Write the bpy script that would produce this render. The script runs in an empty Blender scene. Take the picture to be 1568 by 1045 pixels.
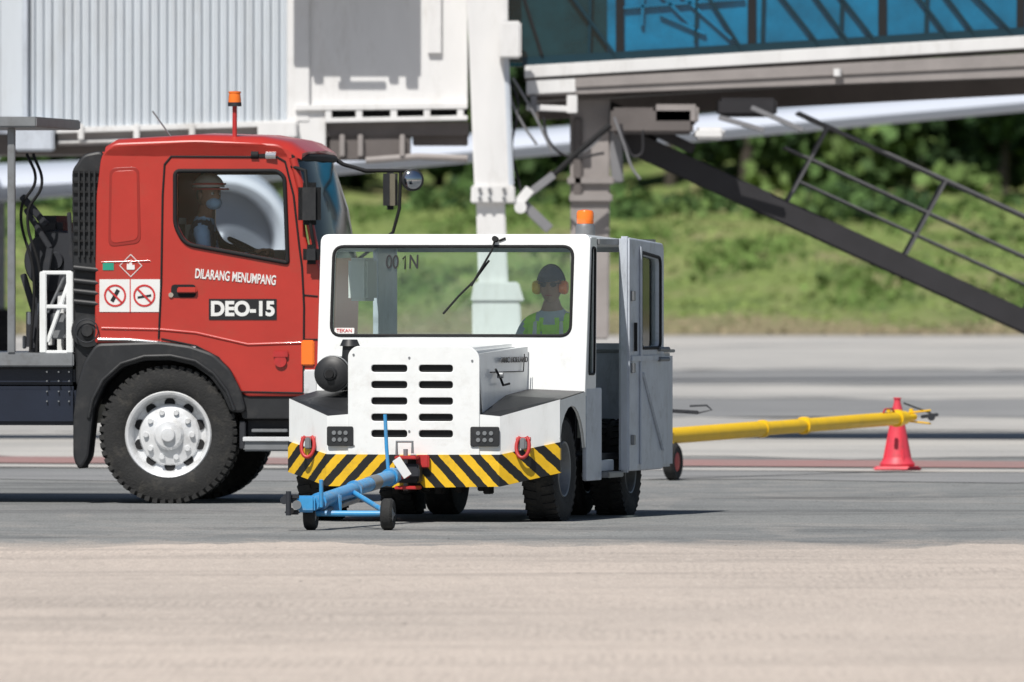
import bpy, bmesh, math, random
import numpy as np
from mathutils import Vector, Matrix, Euler
random.seed(7); rng=np.random.default_rng(7)
scene=bpy.context.scene
R=math.radians
FL=20250.0; HC=1.778           # telephoto survey constants: focal scale, eye height
def W(x,y,Y): return Vector(((x-784)*Y/FL, Y, HC-(y-400)*Y/FL))

# ---------------------------------------------------------------- materials
def mat(name,col,rough=.5,metal=0.,var=.12,scale=4.,bump=0.,bscale=60.,coat=0.,dirt_or_refl=None,dirt_or_refl_amt=.5,stretch=(1,1,1),spec=.5,island=0.):
    m=bpy.data.materials.new(name); m.use_nodes=True
    nt=m.node_tree; N=nt.nodes; L=nt.links
    b=N['Principled BSDF']
    b.inputs['Roughness'].default_value=rough; b.inputs['Metallic'].default_value=metal
    b.inputs['Specular IOR Level'].default_value=spec
    if coat: b.inputs['Coat Weight'].default_value=coat; b.inputs['Coat Roughness'].default_value=.08
    tc=N.new('ShaderNodeTexCoord'); mp=N.new('ShaderNodeMapping'); mp.inputs['Scale'].default_value=stretch
    L.new(tc.outputs['Object'],mp.inputs['Vector'])
    n=N.new('ShaderNodeTexNoise'); n.inputs['Scale'].default_value=scale; n.inputs['Detail'].default_value=6; n.inputs['Roughness'].default_value=.65
    L.new(mp.outputs[0],n.inputs['Vector'])
    mr=N.new('ShaderNodeMapRange'); mr.inputs[1].default_value=.25; mr.inputs[2].default_value=.75
    mr.inputs[3].default_value=1-var; mr.inputs[4].default_value=1+var
    L.new(n.outputs['Fac'],mr.inputs[0])
    mx=N.new('ShaderNodeMix'); mx.data_type='RGBA'; mx.blend_type='MULTIPLY'; mx.inputs[0].default_value=1
    mx.inputs[6].default_value=(*col,1); L.new(mr.outputs[0],mx.inputs[7])
    out=mx.outputs[2]
    if dirt_or_refl:
        n2=N.new('ShaderNodeTexNoise'); n2.inputs['Scale'].default_value=scale*.7; n2.inputs['Detail'].default_value=9; n2.inputs['Roughness'].default_value=.75
        mp2=N.new('ShaderNodeMapping'); mp2.inputs['Location'].default_value=(3,7,1); mp2.inputs['Scale'].default_value=stretch
        L.new(tc.outputs['Object'],mp2.inputs['Vector']); L.new(mp2.outputs[0],n2.inputs['Vector'])
        r=N.new('ShaderNodeMapRange'); r.inputs[1].default_value=.52; r.inputs[2].default_value=.75; r.inputs[3].default_value=0; r.inputs[4].default_value=dirt_or_refl_amt
        L.new(n2.outputs['Fac'],r.inputs[0])
        m2=N.new('ShaderNodeMix'); m2.data_type='RGBA'; L.new(r.outputs[0],m2.inputs[0]); L.new(out,m2.inputs[6]); m2.inputs[7].default_value=(*dirt_or_refl,1)
        out=m2.outputs[2]
    if island:
        g=N.new('ShaderNodeNewGeometry'); r=N.new('ShaderNodeMapRange'); r.inputs[3].default_value=1-island; r.inputs[4].default_value=1+island
        L.new(g.outputs['Random Per Island'],r.inputs[0])
        m3=N.new('ShaderNodeMix'); m3.data_type='RGBA'; m3.blend_type='MULTIPLY'; m3.inputs[0].default_value=1
        L.new(out,m3.inputs[6]); L.new(r.outputs[0],m3.inputs[7]); out=m3.outputs[2]
    L.new(out,b.inputs['Base Color'])
    if bump:
        n3=N.new('ShaderNodeTexNoise'); n3.inputs['Scale'].default_value=bscale; n3.inputs['Detail'].default_value=5
        L.new(mp.outputs[0],n3.inputs['Vector'])
        bp=N.new('ShaderNodeBump'); bp.inputs['Strength'].default_value=bump; bp.inputs['Distance'].default_value=.02
        L.new(n3.outputs['Fac'],bp.inputs['Height']); L.new(bp.outputs[0],b.inputs['Normal'])
    return m
def glass(name,tint=(.85,.95,.93),base=.06,dust=.0):
    m=bpy.data.materials.new(name); m.use_nodes=True; nt=m.node_tree; N=nt.nodes; L=nt.links; N.clear()
    o=N.new('ShaderNodeOutputMaterial'); t=N.new('ShaderNodeBsdfTransparent'); t.inputs[0].default_value=(*tint,1)
    g=N.new('ShaderNodeBsdfGlossy'); g.inputs['Roughness'].default_value=.03
    f=N.new('ShaderNodeFresnel'); f.inputs[0].default_value=1.3
    a=N.new('ShaderNodeMath'); a.operation='ADD'; a.inputs[1].default_value=base; L.new(f.outputs[0],a.inputs[0])
    x=N.new('ShaderNodeMixShader'); L.new(a.outputs[0],x.inputs[0]); L.new(t.outputs[0],x.inputs[1]); L.new(g.outputs[0],x.inputs[2])
    d=N.new('ShaderNodeBsdfDiffuse'); d.inputs[0].default_value=(.6,.62,.6,1)
    n=N.new('ShaderNodeTexNoise'); n.inputs['Scale'].default_value=2.5; n.inputs['Detail'].default_value=5
    tc=N.new('ShaderNodeTexCoord'); L.new(tc.outputs['Object'],n.inputs['Vector'])
    r=N.new('ShaderNodeMapRange'); r.inputs[1].default_value=.35;r.inputs[2].default_value=.75; r.inputs[3].default_value=dust*.4; r.inputs[4].default_value=dust*1.6; L.new(n.outputs['Fac'],r.inputs[0])
    x2=N.new('ShaderNodeMixShader'); L.new(r.outputs[0],x2.inputs[0]); L.new(x.outputs[0],x2.inputs[1]); L.new(d.outputs[0],x2.inputs[2])
    L.new(x2.outputs[0],o.inputs[0]); return m
def stripemat():
    m=mat('hazard_paint',(.78,.47,.015),rough=.45,var=.12,scale=9,dirt_or_refl=(.12,.09,.05),dirt_or_refl_amt=.5)
    nt=m.node_tree; N=nt.nodes; L=nt.links; b=N['Principled BSDF']
    src=b.inputs['Base Color'].links[0].from_socket
    tc=N.new('ShaderNodeTexCoord'); s=N.new('ShaderNodeSeparateXYZ'); L.new(tc.outputs['Object'],s.inputs[0])
    a=N.new('ShaderNodeMath'); a.operation='ABSOLUTE'; L.new(s.outputs[0],a.inputs[0])
    c=N.new('ShaderNodeMath'); c.operation='MULTIPLY_ADD'; L.new(s.outputs[2],c.inputs[0]); c.inputs[1].default_value=.92; L.new(a.outputs[0],c.inputs[2])
    nn=N.new('ShaderNodeTexNoise'); nn.inputs['Scale'].default_value=30; L.new(tc.outputs['Object'],nn.inputs['Vector'])
    c2=N.new('ShaderNodeMath'); c2.operation='MULTIPLY_ADD'; L.new(nn.outputs['Fac'],c2.inputs[0]); c2.inputs[1].default_value=.014; L.new(c.outputs[0],c2.inputs[2])
    d=N.new('ShaderNodeMath'); d.operation='MULTIPLY'; d.inputs[1].default_value=1/.15; L.new(c2.outputs[0],d.inputs[0])
    e=N.new('ShaderNodeMath'); e.operation='FRACT'; L.new(d.outputs[0],e.inputs[0])
    g=N.new('ShaderNodeMath'); g.operation='GREATER_THAN'; g.inputs[1].default_value=.50; L.new(e.outputs[0],g.inputs[0])
    x=N.new('ShaderNodeMix'); x.data_type='RGBA'; L.new(g.outputs[0],x.inputs[0]); L.new(src,x.inputs[6]); x.inputs[7].default_value=(.012,.012,.013,1)
    L.new(x.outputs[2],b.inputs['Base Color']); return m

M=dict(
 white=mat('white_paint',(.80,.815,.81),.35,var=.045,scale=4,dirt_or_refl=(.45,.42,.37),dirt_or_refl_amt=.35,coat=.2,stretch=(2.2,2.2,.7)),
 cream=mat('bridge_white_paint',(.70,.695,.69),.5,var=.07,scale=1.2,dirt_or_refl=(.36,.33,.29),dirt_or_refl_amt=.6,stretch=(2,1,.6)),
 corr=mat('corrugated_white',(.54,.58,.62),.5,var=.07,scale=1.2,dirt_or_refl=(.36,.35,.33),dirt_or_refl_amt=.5,stretch=(2,1,.4)),
 bluegrey=mat('shaded_white_and_grey_paint',(.50,.54,.60),.4,var=.12,scale=5,dirt_or_refl=(.14,.14,.14),dirt_or_refl_amt=.6,stretch=(1.5,1.5,.6)),  # white paint's shade put into the colour; plain grey parts share it
 red=mat('red_truck_paint',(.45,.034,.024),.33,var=.08,scale=3,coat=.35,dirt_or_refl=(.28,.08,.05),dirt_or_refl_amt=.4,stretch=(1,1,.5)),
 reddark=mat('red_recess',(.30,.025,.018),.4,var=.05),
 black=mat('black_plastic',(.018,.019,.021),.5,var=.25,scale=9,dirt_or_refl=(.08,.075,.07),dirt_or_refl_amt=.4),
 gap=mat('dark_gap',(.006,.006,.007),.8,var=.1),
 rubber=mat('tyre_rubber',(.018,.018,.018),.85,var=.3,scale=12,dirt_or_refl=(.085,.078,.065),dirt_or_refl_amt=.6,bump=.3),
 silver=mat('rim_silver',(.75,.76,.77),.36,metal=.25,var=.1,scale=10,dirt_or_refl=(.25,.22,.18),dirt_or_refl_amt=.55),
 chrome=mat('chrome',(.8,.8,.8),.12,metal=1,var=.03),
 steel=mat('grey_steel',(.24,.25,.26),.45,metal=.4,var=.15,scale=7,dirt_or_refl=(.1,.08,.06)),
 dark=mat('chassis_dark',(.020,.022,.028),.6,var=.3,scale=6,dirt_or_refl=(.08,.07,.06),dirt_or_refl_amt=.4),
 navy=mat('navy_tank',(.012,.017,.032),.4,var=.2,scale=4),
 blue=mat('blue_bar_paint',(.05,.30,.60),.4,var=.15,scale=12,dirt_or_refl=(.3,.25,.2),dirt_or_refl_amt=.7),
 yellow=mat('yellow_bar_paint',(.85,.53,.01),.4,var=.07,scale=8,dirt_or_refl=(.4,.26,.06),dirt_or_refl_amt=.4),
 orange=mat('orange_lens',(.95,.20,.02),.2,var=.05,coat=.5),
 redpart=mat('red_shackle',(.45,.03,.03),.45,var=.2,scale=14,dirt_or_refl=(.14,.06,.04)),
 cone=mat('cone_plastic',(.66,.05,.08),.5,var=.12,scale=7,dirt_or_refl=(.22,.07,.07),dirt_or_refl_amt=.8),
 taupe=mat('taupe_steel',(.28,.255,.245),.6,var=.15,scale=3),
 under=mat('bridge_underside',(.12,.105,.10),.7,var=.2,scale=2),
 stair=mat('stair_dark',(.016,.015,.018),.65,var=.3,scale=3),
 srail=mat('stair_rail_paint',(.09,.09,.095),.5,var=.2),
 rail=mat('rail_grey',(.20,.20,.21),.5,var=.1),
 teal=mat('teal_frame',(.004,.028,.042),.4,var=.2,scale=1),
 bglass=mat('blue_glass',(.003,.14,.27),.12,var=.6,scale=.8,spec=.8,dirt_or_refl=(.003,.05,.09),dirt_or_refl_amt=.9),  # reflections in the glass are painted by the noise tones
 dglass=mat('dark_teal_glass',(.004,.032,.043),.12,var=.6,scale=1.5,spec=.8),
 plane=mat('aircraft_white',(.62,.66,.74),.3,var=.03,scale=.6,coat=.4),
 planegrey=mat('aircraft_grey',(.18,.20,.24),.35,metal=.3,var=.05),
 glass=glass('clear_glass',(.88,.95,.93),.01,.032),
 tglass=glass('truck_side_glass',(.92,.95,.95),.01,.01),
 wglass=mat('windscreen_dark',(.006,.016,.02),.12,var=.2,spec=.35),
 mirror=mat('mirror_glass',(.45,.48,.52),.05,metal=1,var=.02),
 hazard=stripemat(),
 skin=mat('skin_brown',(.32,.16,.10),.55,var=.08,scale=20),
 vest=mat('hi_vis_vest',(.55,1.0,.03),.6,var=.1,scale=15,bump=.4,bscale=20),
 navycloth=mat('navy_cloth',(.02,.03,.07),.85,var=.2,scale=14,bump=.5,bscale=18),
 bluecloth=mat('light_blue_cloth',(.40,.60,.85),.85,var=.15,scale=14,bump=.5,bscale=18),
 greycloth=mat('grey_cloth',(.42,.48,.56),.85,var=.1,bump=.4,bscale=20),
 decalw=mat('decal_white',(.76,.76,.74),.5,var=.04,dirt_or_refl=(.5,.4,.35),dirt_or_refl_amt=.35),
 decalr=mat('decal_red',(.55,.03,.03),.5,var=.05),
 decalk=mat('decal_black',(.012,.012,.014),.5,var=.05),
 decalg=mat('decal_green',(.02,.3,.2),.5,var=.05),
 seat=mat('seat_vinyl',(.02,.02,.022),.6,var=.2),
)
# ---------------------------------------------------------------- mesh helpers
def empty(name,loc=(0,0,0),rz=0):
    e=bpy.data.objects.new(name,None); e.location=loc; e.rotation_euler=(0,0,rz); e.empty_display_size=.3
    scene.collection.objects.link(e); return e
def mk(name,bm,m,parent=None,smooth=True,ang=.6):
    me=bpy.data.meshes.new(name); bmesh.ops.recalc_face_normals(bm,faces=bm.faces); bm.to_mesh(me); bm.free()
    me.materials.append(M[m] if isinstance(m,str) else m)
    if smooth and len(me.polygons):
        me.polygons.foreach_set('use_smooth',[True]*len(me.polygons)); me.set_sharp_from_angle(angle=ang)
    o=bpy.data.objects.new(name,me); scene.collection.objects.link(o)
    if parent: o.parent=parent
    return o
def hexa(name,v,m,parent,bev=.008):
    bm=bmesh.new(); vs=[bm.verts.new(p) for p in v]
    for f in ((0,1,2,3),(4,5,6,7),(0,1,5,4),(1,2,6,5),(2,3,7,6),(3,0,4,7)): bm.faces.new([vs[i] for i in f])
    if bev: bmesh.ops.bevel(bm,geom=bm.edges[:],offset=bev,segments=2,affect='EDGES',clamp_overlap=True)
    return mk(name,bm,m,parent)
def box(name,x,y,z,m,parent,bev=.008):
    return hexa(name,[(x[0],y[0],z[0]),(x[1],y[0],z[0]),(x[1],y[1],z[0]),(x[0],y[1],z[0]),(x[0],y[0],z[1]),(x[1],y[0],z[1]),(x[1],y[1],z[1]),(x[0],y[1],z[1])],m,parent,bev)
def align(p0,p1):
    d=Vector(p1)-Vector(p0); return Matrix.Translation(Vector(p0))@d.to_track_quat('Z','Y').to_matrix().to_4x4(), d.length
def lathe(name,prof,seg,mt,m,parent):
    bm=bmesh.new(); rings=[]
    for r,h in prof:
        if r<1e-5: rings.append([bm.verts.new(mt@Vector((0,0,h)))])
        else: rings.append([bm.verts.new(mt@Vector((r*math.cos(2*math.pi*i/seg),r*math.sin(2*math.pi*i/seg),h))) for i in range(seg)])
    for a,b in zip(rings,rings[1:]):
        if len(a)==1 and len(b)==1: continue
        for i in range(seg):
            j=(i+1)%seg
            if len(a)==1: bm.faces.new((a[0],b[i],b[j]))
            elif len(b)==1: bm.faces.new((a[i],a[j],b[0]))
            else: bm.faces.new((a[i],a[j],b[j],b[i]))
    return mk(name,bm,m,parent)
def cyl(name,p0,p1,r0,m,parent,r1=None,seg=20):
    mt,l=align(p0,p1); r1=r0 if r1 is None else r1
    return lathe(name,[(0,0),(r0,0),(r1,l),(0,l)],seg,mt,m,parent)
def beam(name,p0,p1,w,h,m,parent,bev=.006):
    mt,l=align(p0,p1); v=[(-w/2,-h/2,0),(w/2,-h/2,0),(w/2,h/2,0),(-w/2,h/2,0),(-w/2,-h/2,l),(w/2,-h/2,l),(w/2,h/2,l),(-w/2,h/2,l)]
    return hexa(name,[mt@Vector(p) for p in v],m,parent,bev)
def hbeam(name,p0,p1,h,d,m,parent,bev=.008):
    a=Vector(p0); b=Vector(p1)
    h0,h1=(h if isinstance(h,(tuple,list)) else (h,h)); D=Vector((0,d,0))
    return hexa(name,[a-Vector((0,0,h0)),b-Vector((0,0,h1)),b-Vector((0,0,h1))+D,a-Vector((0,0,h0))+D,a,b,b+D,a+D],m,parent,bev)
def _link(o,m,parent,mt):
    o.data.materials.append(M[m] if isinstance(m,str) else m); scene.collection.objects.link(o)
    if parent: o.parent=parent
    if mt is not None: o.matrix_local=mt
    return o
def tube(name,pts,r,m,parent,cyclic=False,smooth=False,res=3):
    c=bpy.data.curves.new(name,'CURVE'); c.dimensions='3D'; c.bevel_depth=r; c.bevel_resolution=res; c.use_fill_caps=True
    s=c.splines.new('BEZIER' if smooth else 'POLY')
    if smooth:
        s.bezier_points.add(len(pts)-1)
        for b,p in zip(s.bezier_points,pts): b.co=p; b.handle_left_type=b.handle_right_type='AUTO'
    else:
        s.points.add(len(pts)-1)
        for b,p in zip(s.points,pts): b.co=(*p,1)
    s.use_cyclic_u=cyclic
    return _link(bpy.data.objects.new(name,c),m,parent,None)
def panel(name,loops,depth,mt,m,parent,bev=.004):
    c=bpy.data.curves.new(name,'CURVE'); c.dimensions='2D'; c.fill_mode='BOTH'; c.extrude=max(depth/2-bev,0); c.bevel_depth=bev; c.bevel_resolution=1
    for lp in loops:
        s=c.splines.new('POLY'); s.points.add(len(lp)-1)
        for b,p in zip(s.points,lp): b.co=(p[0],p[1],0,1)
        s.use_cyclic_u=True
    return _link(bpy.data.objects.new(name,c),m,parent,mt)
def text(name,body,size,mt,m,parent,bold=.0,sx=1.,ext=.002,align_x='CENTER'):
    c=bpy.data.curves.new(name,'FONT'); c.body=body; c.size=size; c.extrude=ext; c.offset=bold; c.align_x=align_x; c.align_y='CENTER'
    return _link(bpy.data.objects.new(name,c),m,parent,mt@Matrix.Diagonal((sx,1,1,1)))
def rp(pts,r,n=5):
    out=[]; k=len(pts)
    for i in range(k):
        p=Vector(pts[i]); rr=r[i] if isinstance(r,(list,tuple)) else r
        a=Vector(pts[i-1]); b=Vector(pts[(i+1)%k])
        if rr<=0: out.append(tuple(p)); continue
        da=(a-p); db=(b-p); q=min(rr,da.length*.45,db.length*.45)
        A=p+da.normalized()*q; B=p+db.normalized()*q
        for j in range(n+1):
            t=j/n; out.append(tuple(A*(1-t)**2+p*2*t*(1-t)+B*t*t))
    return out
def rr(x0,x1,y0,y1,r,n=5): return rp([(x0,y0),(x1,y0),(x1,y1),(x0,y1)],r,n)
FRONT=Matrix.Rotation(math.pi/2,4,'X')
def front(y,x=0,z=0): return Matrix.Translation((x,y,z))@FRONT
SIDE=Matrix(((0,0,1,0),(1,0,0,0),(0,1,0,0),(0,0,0,1)))
def side(x): return Matrix.Translation((x,0,0))@SIDE
def strip(name,cols,th,m,parent):
    bm=bmesh.new(); F=[];B=[]
    for x,y,a,b in cols:
        F.append((bm.verts.new((x,y,a)),bm.verts.new((x,y,b)))); B.append((bm.verts.new((x,y+th,a)),bm.verts.new((x,y+th,b))))
    for i in range(len(cols)-1):
        bm.faces.new((F[i][0],F[i+1][0],F[i+1][1],F[i][1])); bm.faces.new((B[i][0],B[i][1],B[i+1][1],B[i+1][0]))
        bm.faces.new((F[i][1],F[i+1][1],B[i+1][1],B[i][1])); bm.faces.new((F[i][0],B[i][0],B[i+1][0],F[i+1][0]))
    for i in (0,-1): bm.faces.new((F[i][0],F[i][1],B[i][1],B[i][0]))
    return mk(name,bm,m,parent,smooth=False)
def quadcloud(name,C,S,m,parent=None,up=0.3,asp=1.):
    n=len(C); nr=rng.normal(size=(n,3)); nr[:,1]-=.5; nr[:,2]+=up; nr/=np.linalg.norm(nr,axis=1)[:,None]
    t=rng.normal(size=(n,3)); a=np.cross(nr,t); a/=np.linalg.norm(a,axis=1)[:,None]; b=np.cross(nr,a)
    a*=S[:,None]*.5; b*=S[:,None]*.5*asp
    V=np.stack([C-a-b*.3,C-b,C+a-b*.1,C+a*.3+b,C-a*.6+b*.7],1).reshape(-1,3)
    me=bpy.data.meshes.new(name); me.vertices.add(len(V)); me.vertices.foreach_set('co',V.ravel())
    me.loops.add(5*n); me.loops.foreach_set('vertex_index',np.arange(5*n,dtype=np.int32))
    me.polygons.add(n); me.polygons.foreach_set('loop_start',np.arange(0,5*n,5,dtype=np.int32)); me.polygons.foreach_set('loop_total',np.full(n,5,dtype=np.int32))
    me.update(); me.validate(); me.materials.append(m)
    o=bpy.data.objects.new(name,me); scene.collection.objects.link(o)
    if parent:o.parent=parent
    return o
AX_X=Matrix.Rotation(math.pi/2,4,'Y'); AX_Y=Matrix.Rotation(math.pi/2,4,'X')
def wheel(name,c,mt,Rr,w,rim,parent,lugs=0,rimmat='silver',bolts=8,dish=1.):
    T=Matrix.Translation(c)@mt
    lathe(name+'_tyre',[(rim,-.42*w),((rim+Rr)/2,-.5*w),(Rr*.95,-.46*w),(Rr,-.36*w),(Rr,.36*w),(Rr*.95,.46*w),(Rr*.85,.5*w),(Rr*.72,.5*w),(rim*1.03,.44*w),(rim,.40*w),(rim*.97,-.42*w),(rim,-.42*w)],56,T,'rubber',parent)
    lathe(name+'_rim',[(rim*1.02,.42*w),(rim*.99,.46*w),(rim*.94,.44*w),(rim*.9,.34*w),(rim*.84,.1*w),(rim*.74,.08*w),(rim*.68,.2*w*dish),(rim*.42,.28*w*dish),(rim*.36,.30*w*dish),(rim*.30,.44*w*dish),(rim*.17,.46*w*dish),(rim*.15,.56*w*dish),(0,.58*w*dish)],48,T,rimmat,parent)
    bm=bmesh.new()
    for i in range(bolts):
        a=2*math.pi*i/bolts
        q=T@Matrix.Translation((rim*.54*math.cos(a),rim*.54*math.sin(a),.27*w*dish))
        bmesh.ops.create_cone(bm,cap_ends=True,segments=10,radius1=rim*.075,radius2=rim*.06,depth=.12*w,matrix=q)
    mk(name+'_bolts',bm,rimmat,parent)
    bm=bmesh.new()
    for i in range(bolts):
        a=2*math.pi*(i+.5)/bolts
        q=T@Matrix.Translation((rim*.735*math.cos(a),rim*.735*math.sin(a),.10*w*dish))
        bmesh.ops.create_cone(bm,cap_ends=True,segments=14,radius1=rim*.125,radius2=rim*.125,depth=.06*w,matrix=q)
    mk(name+'_vents',bm,'gap',parent)
    if lugs:
        bm=bmesh.new()
        for i in range(lugs):
            for s in (-1,1):
                a=2*math.pi*(i+(.5 if s>0 else 0))/lugs
                q=T@Matrix.Rotation(a,4,'Z')@Matrix.Translation((Rr-.014,0,s*w*.27))@Matrix.Rotation(s*.2,4,'X')
                bmesh.ops.create_cube(bm,size=1,matrix=q@Matrix.Diagonal((.045,2*math.pi*Rr/lugs*.62,w*.38,1)))
        mk(name+'_tread',bm,'rubber',parent,smooth=False)

# ---------------------------------------------------------------- people
def skinmesh(name,verts,edges,radii,root,parent,m,sub=2):
    me=bpy.data.meshes.new(name); me.from_pydata(verts,edges,[]); o=bpy.data.objects.new(name,me); scene.collection.objects.link(o)
    sm=o.modifiers.new('s','SKIN'); sm.use_smooth_shade=True
    if not me.skin_vertices: 
        bpy.context.view_layer.objects.active=o
    sv=me.skin_vertices[0].data
    for i,r in enumerate(radii): sv[i].radius=(r if isinstance(r,tuple) else (r,r)); sv[i].use_root=(i==root)
    ss=o.modifiers.new('d','SUBSURF'); ss.levels=sub; ss.render_levels=sub
    bpy.context.view_layer.update(); dg=bpy.context.evaluated_depsgraph_get()
    me2=bpy.data.meshes.new_from_object(o.evaluated_get(dg)); bpy.data.objects.remove(o)
    me2.polygons.foreach_set('use_smooth',[True]*len(me2.polygons))
    o=bpy.data.objects.new(name,me2); scene.collection.objects.link(o); o.parent=parent
    me2.materials.clear()
    for k in (m if isinstance(m,list) else [m]): me2.materials.append(M[k])
    return o
def person(name,loc,rz,mats,headyaw=0,kind='cap'):
    P=empty(name,loc,rz)
    V=[(0,0,.10),(0,.03,.27),(0,.02,.44),(0,.0,.57),(0,-.01,.66),(0,-.02,.76)]
    Rd=[(.16,.12),(.145,.11),(.165,.115),(.10,.085),(.057,.057),(.05,.055)]
    E=[(0,1),(1,2),(2,3),(3,4),(4,5)]
    for s in (-1,1):
        b=len(V); V+=[(s*.17,.0,.545),(s*.235,-.03,.40),(s*.25,-.09,.30),(s*.21,-.25,.32),(s*.17,-.38,.37)]
        Rd+=[.07,.055,.048,.042,.030]; E+=[(3,b),(b,b+1),(b+1,b+2),(b+2,b+3),(b+3,b+4)]
        b=len(V); V+=[(s*.10,-.08,.08),(s*.14,-.28,.10),(s*.14,-.46,.09),(s*.13,-.48,-.12),(s*.13,-.50,-.34),(s*.13,-.64,-.36)]
        Rd+=[.095,.085,.068,.058,.042,.04]; E+=[(0,b)]+[(b+i,b+i+1) for i in range(5)]
    o=skinmesh('body',V,E,Rd,0,P,[mats['shirt'],mats['vest'],mats['pants'],'skin','greycloth'])
    for p in o.data.polygons:
        x,y,z=p.center
        if z>.645 : k=3
        elif z<.13 or (y<-.14 and z<.22): k=2
        elif abs(x)<.185 and y>-.16 and z<.62:
            k=1
            if .07<abs(x)<.105 and mats['vest']=='vest' : k=4
            if y<0 and abs(x)<max(0,(z-.45))*.35: k=0
        else: k=0
        p.material_index=k
    bm=bmesh.new(); bmesh.ops.create_icosphere(bm,subdivisions=4,radius=1)
    for v in bm.verts:
        x,y,z=v.co
        jaw=max(0,-z); sx=.078*(1-.28*jaw**1.5); sy=.098*(1-.12*jaw); sz=.122
        X,Y,Z=x*sx,y*sy,z*sz
        if y<0:
            Y-= .024*math.exp(-((X/.013)**2+((Z+.012)/.022)**2))
            Y-= .008*math.exp(-((X/.026)**2+((Z+.060)/.008)**2))
            Y-= .010*math.exp(-((X/.028)**2+((Z+.098)/.018)**2))
            Y+= .010*math.exp(-(((abs(X)-.032)/.015)**2+((Z-.016)/.013)**2))
            Y-= .006*math.exp(-((Z-.040)/.012)**2)*(abs(X)<.06)
        v.co=(X,Y,Z)
    HM=Matrix.Translation((0,-.035,.80))@Matrix.Rotation(headyaw,4,'Z')
    bm.transform(HM); mk('head',bm,'skin',P,ang=3)
    for s in (-1,1):
        bm=bmesh.new(); bmesh.ops.create_icosphere(bm,subdivisions=2,radius=1,matrix=HM@Matrix.Translation((s*.08,.005,.0))@Matrix.Diagonal((.012,.02,.033,1))); mk('ear',bm,'skin',P)
        bm=bmesh.new(); bmesh.ops.create_icosphere(bm,subdivisions=2,radius=.013,matrix=HM@Matrix.Translation((s*.031,-.078,.015))); mk('eye',bm,'decalw',P)
        bm=bmesh.new(); bmesh.ops.create_icosphere(bm,subdivisions=2,radius=.007,matrix=HM@Matrix.Translation((s*.031,-.0885,.015))); mk('pupil',bm,'gap',P)
    bm=bmesh.new(); bmesh.ops.create_cube(bm,size=1,matrix=HM@Matrix.Translation((0,-.093,-.06))@Matrix.Diagonal((.045,.012,.007,1))); mk('mouth',bm,'reddark',P)
    def dome(nm,sc,zc,cut,m):
        bm=bmesh.new(); bmesh.ops.create_icosphere(bm,subdivisions=4,radius=1)
        bmesh.ops.delete(bm,geom=[v for v in bm.verts if v.co.z<cut(v.co)],context='VERTS')
        bm.transform(HM@Matrix.Translation((0,.004,zc))@Matrix.Diagonal((*sc,1))); return mk(nm,bm,m,P,ang=3)
    dome('hair',(.084,.103,.124),.004,lambda c:(.35 if c.y<-.25 else -.35),'gap')
    if kind=='cap':
        dome('cap',(.092,.112,.118),.030,lambda c:.12,'navycloth')
        bm=bmesh.new(); bmesh.ops.create_cone(bm,cap_ends=True,segments=24,radius1=1,radius2=1,depth=1,matrix=HM@Matrix.Translation((0,-.10,.048))@Matrix.Rotation(.2,4,'X')@Matrix.Diagonal((.07,.07,.006,1))); mk('cap_brim',bm,'navycloth',P)
        for s in (-1,1):
            T=HM@Matrix.Translation((s*.095,-.02,-.005))@Matrix.Rotation(math.pi/2,4,'Y')
            lathe('ear_defender',[(0,-.028),(.038,-.028),(.048,-.01),(.048,.014),(.036,.028),(0,.028)],20,T,'yellow' if s<0 else 'orange',P)
        tube('ear_defender_band',[HM@Vector((.1*math.sin(a),.01,.005+.148*math.cos(a))) for a in np.linspace(-1.5,1.5,13)],.007,'gap',P)
        for s in (-1,1):
            bm=bmesh.new(); bmesh.ops.create_icosphere(bm,subdivisions=2,radius=1,matrix=HM@Matrix.Translation((s*.032,-.092,.015))@Matrix.Diagonal((.027,.01,.018,1))); mk('sunglasses',bm,'gap',P)
        tube('sunglasses_frame',[HM@Vector((x,-.095+abs(x)*.5,.024)) for x in (-.085,-.05,0,.05,.085)],.004,'gap',P)
        for s in (-1,1):
            for (n_,w0,w1,z0,z1,mm,y) in (('vest_front',.035,.155,.20,.56,'vest',-.135),('vest_band',.034,.157,.36,.40,'decalw',-.141),('vest_band_up',.085,.115,.401,.56,'decalw',-.1412)):
                lp=rp([(s*w0,z0),(s*w1,z0),(s*(w1-.01),z1),(s*(w0+.03 if n_=='vest_front' else w0),z1)],.01,3)
                panel(n_,[lp],.008,Matrix.Translation((0,y,0))@Matrix.Rotation(math.pi/2-.08,4,'X'),mm,P,.002)
    else:
        dome('helmet',(.11,.135,.12),.045,lambda c:.02,'decalw')
        bm=bmesh.new(); bmesh.ops.create_cone(bm,cap_ends=True,segments=32,radius1=1,radius2=.97,depth=1,matrix=HM@Matrix.Translation((0,-.02,.047))@Matrix.Diagonal((.118,.16,.012,1))); mk('helmet_brim',bm,'decalr',P)
        tube('helmet_stripe',[HM@Vector((.112*math.sin(a),.004+.137*math.cos(a),.085)) for a in np.linspace(0,6.28,40)[:-1]],.008,'decalr',P,cyclic=True)
        bm=bmesh.new(); bmesh.ops.create_icosphere(bm,subdivisions=3,radius=1,matrix=HM@Matrix.Translation((0,-.055,-.055))@Matrix.Diagonal((.062,.062,.05,1))); mk('face_mask',bm,'bluecloth',P)
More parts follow.
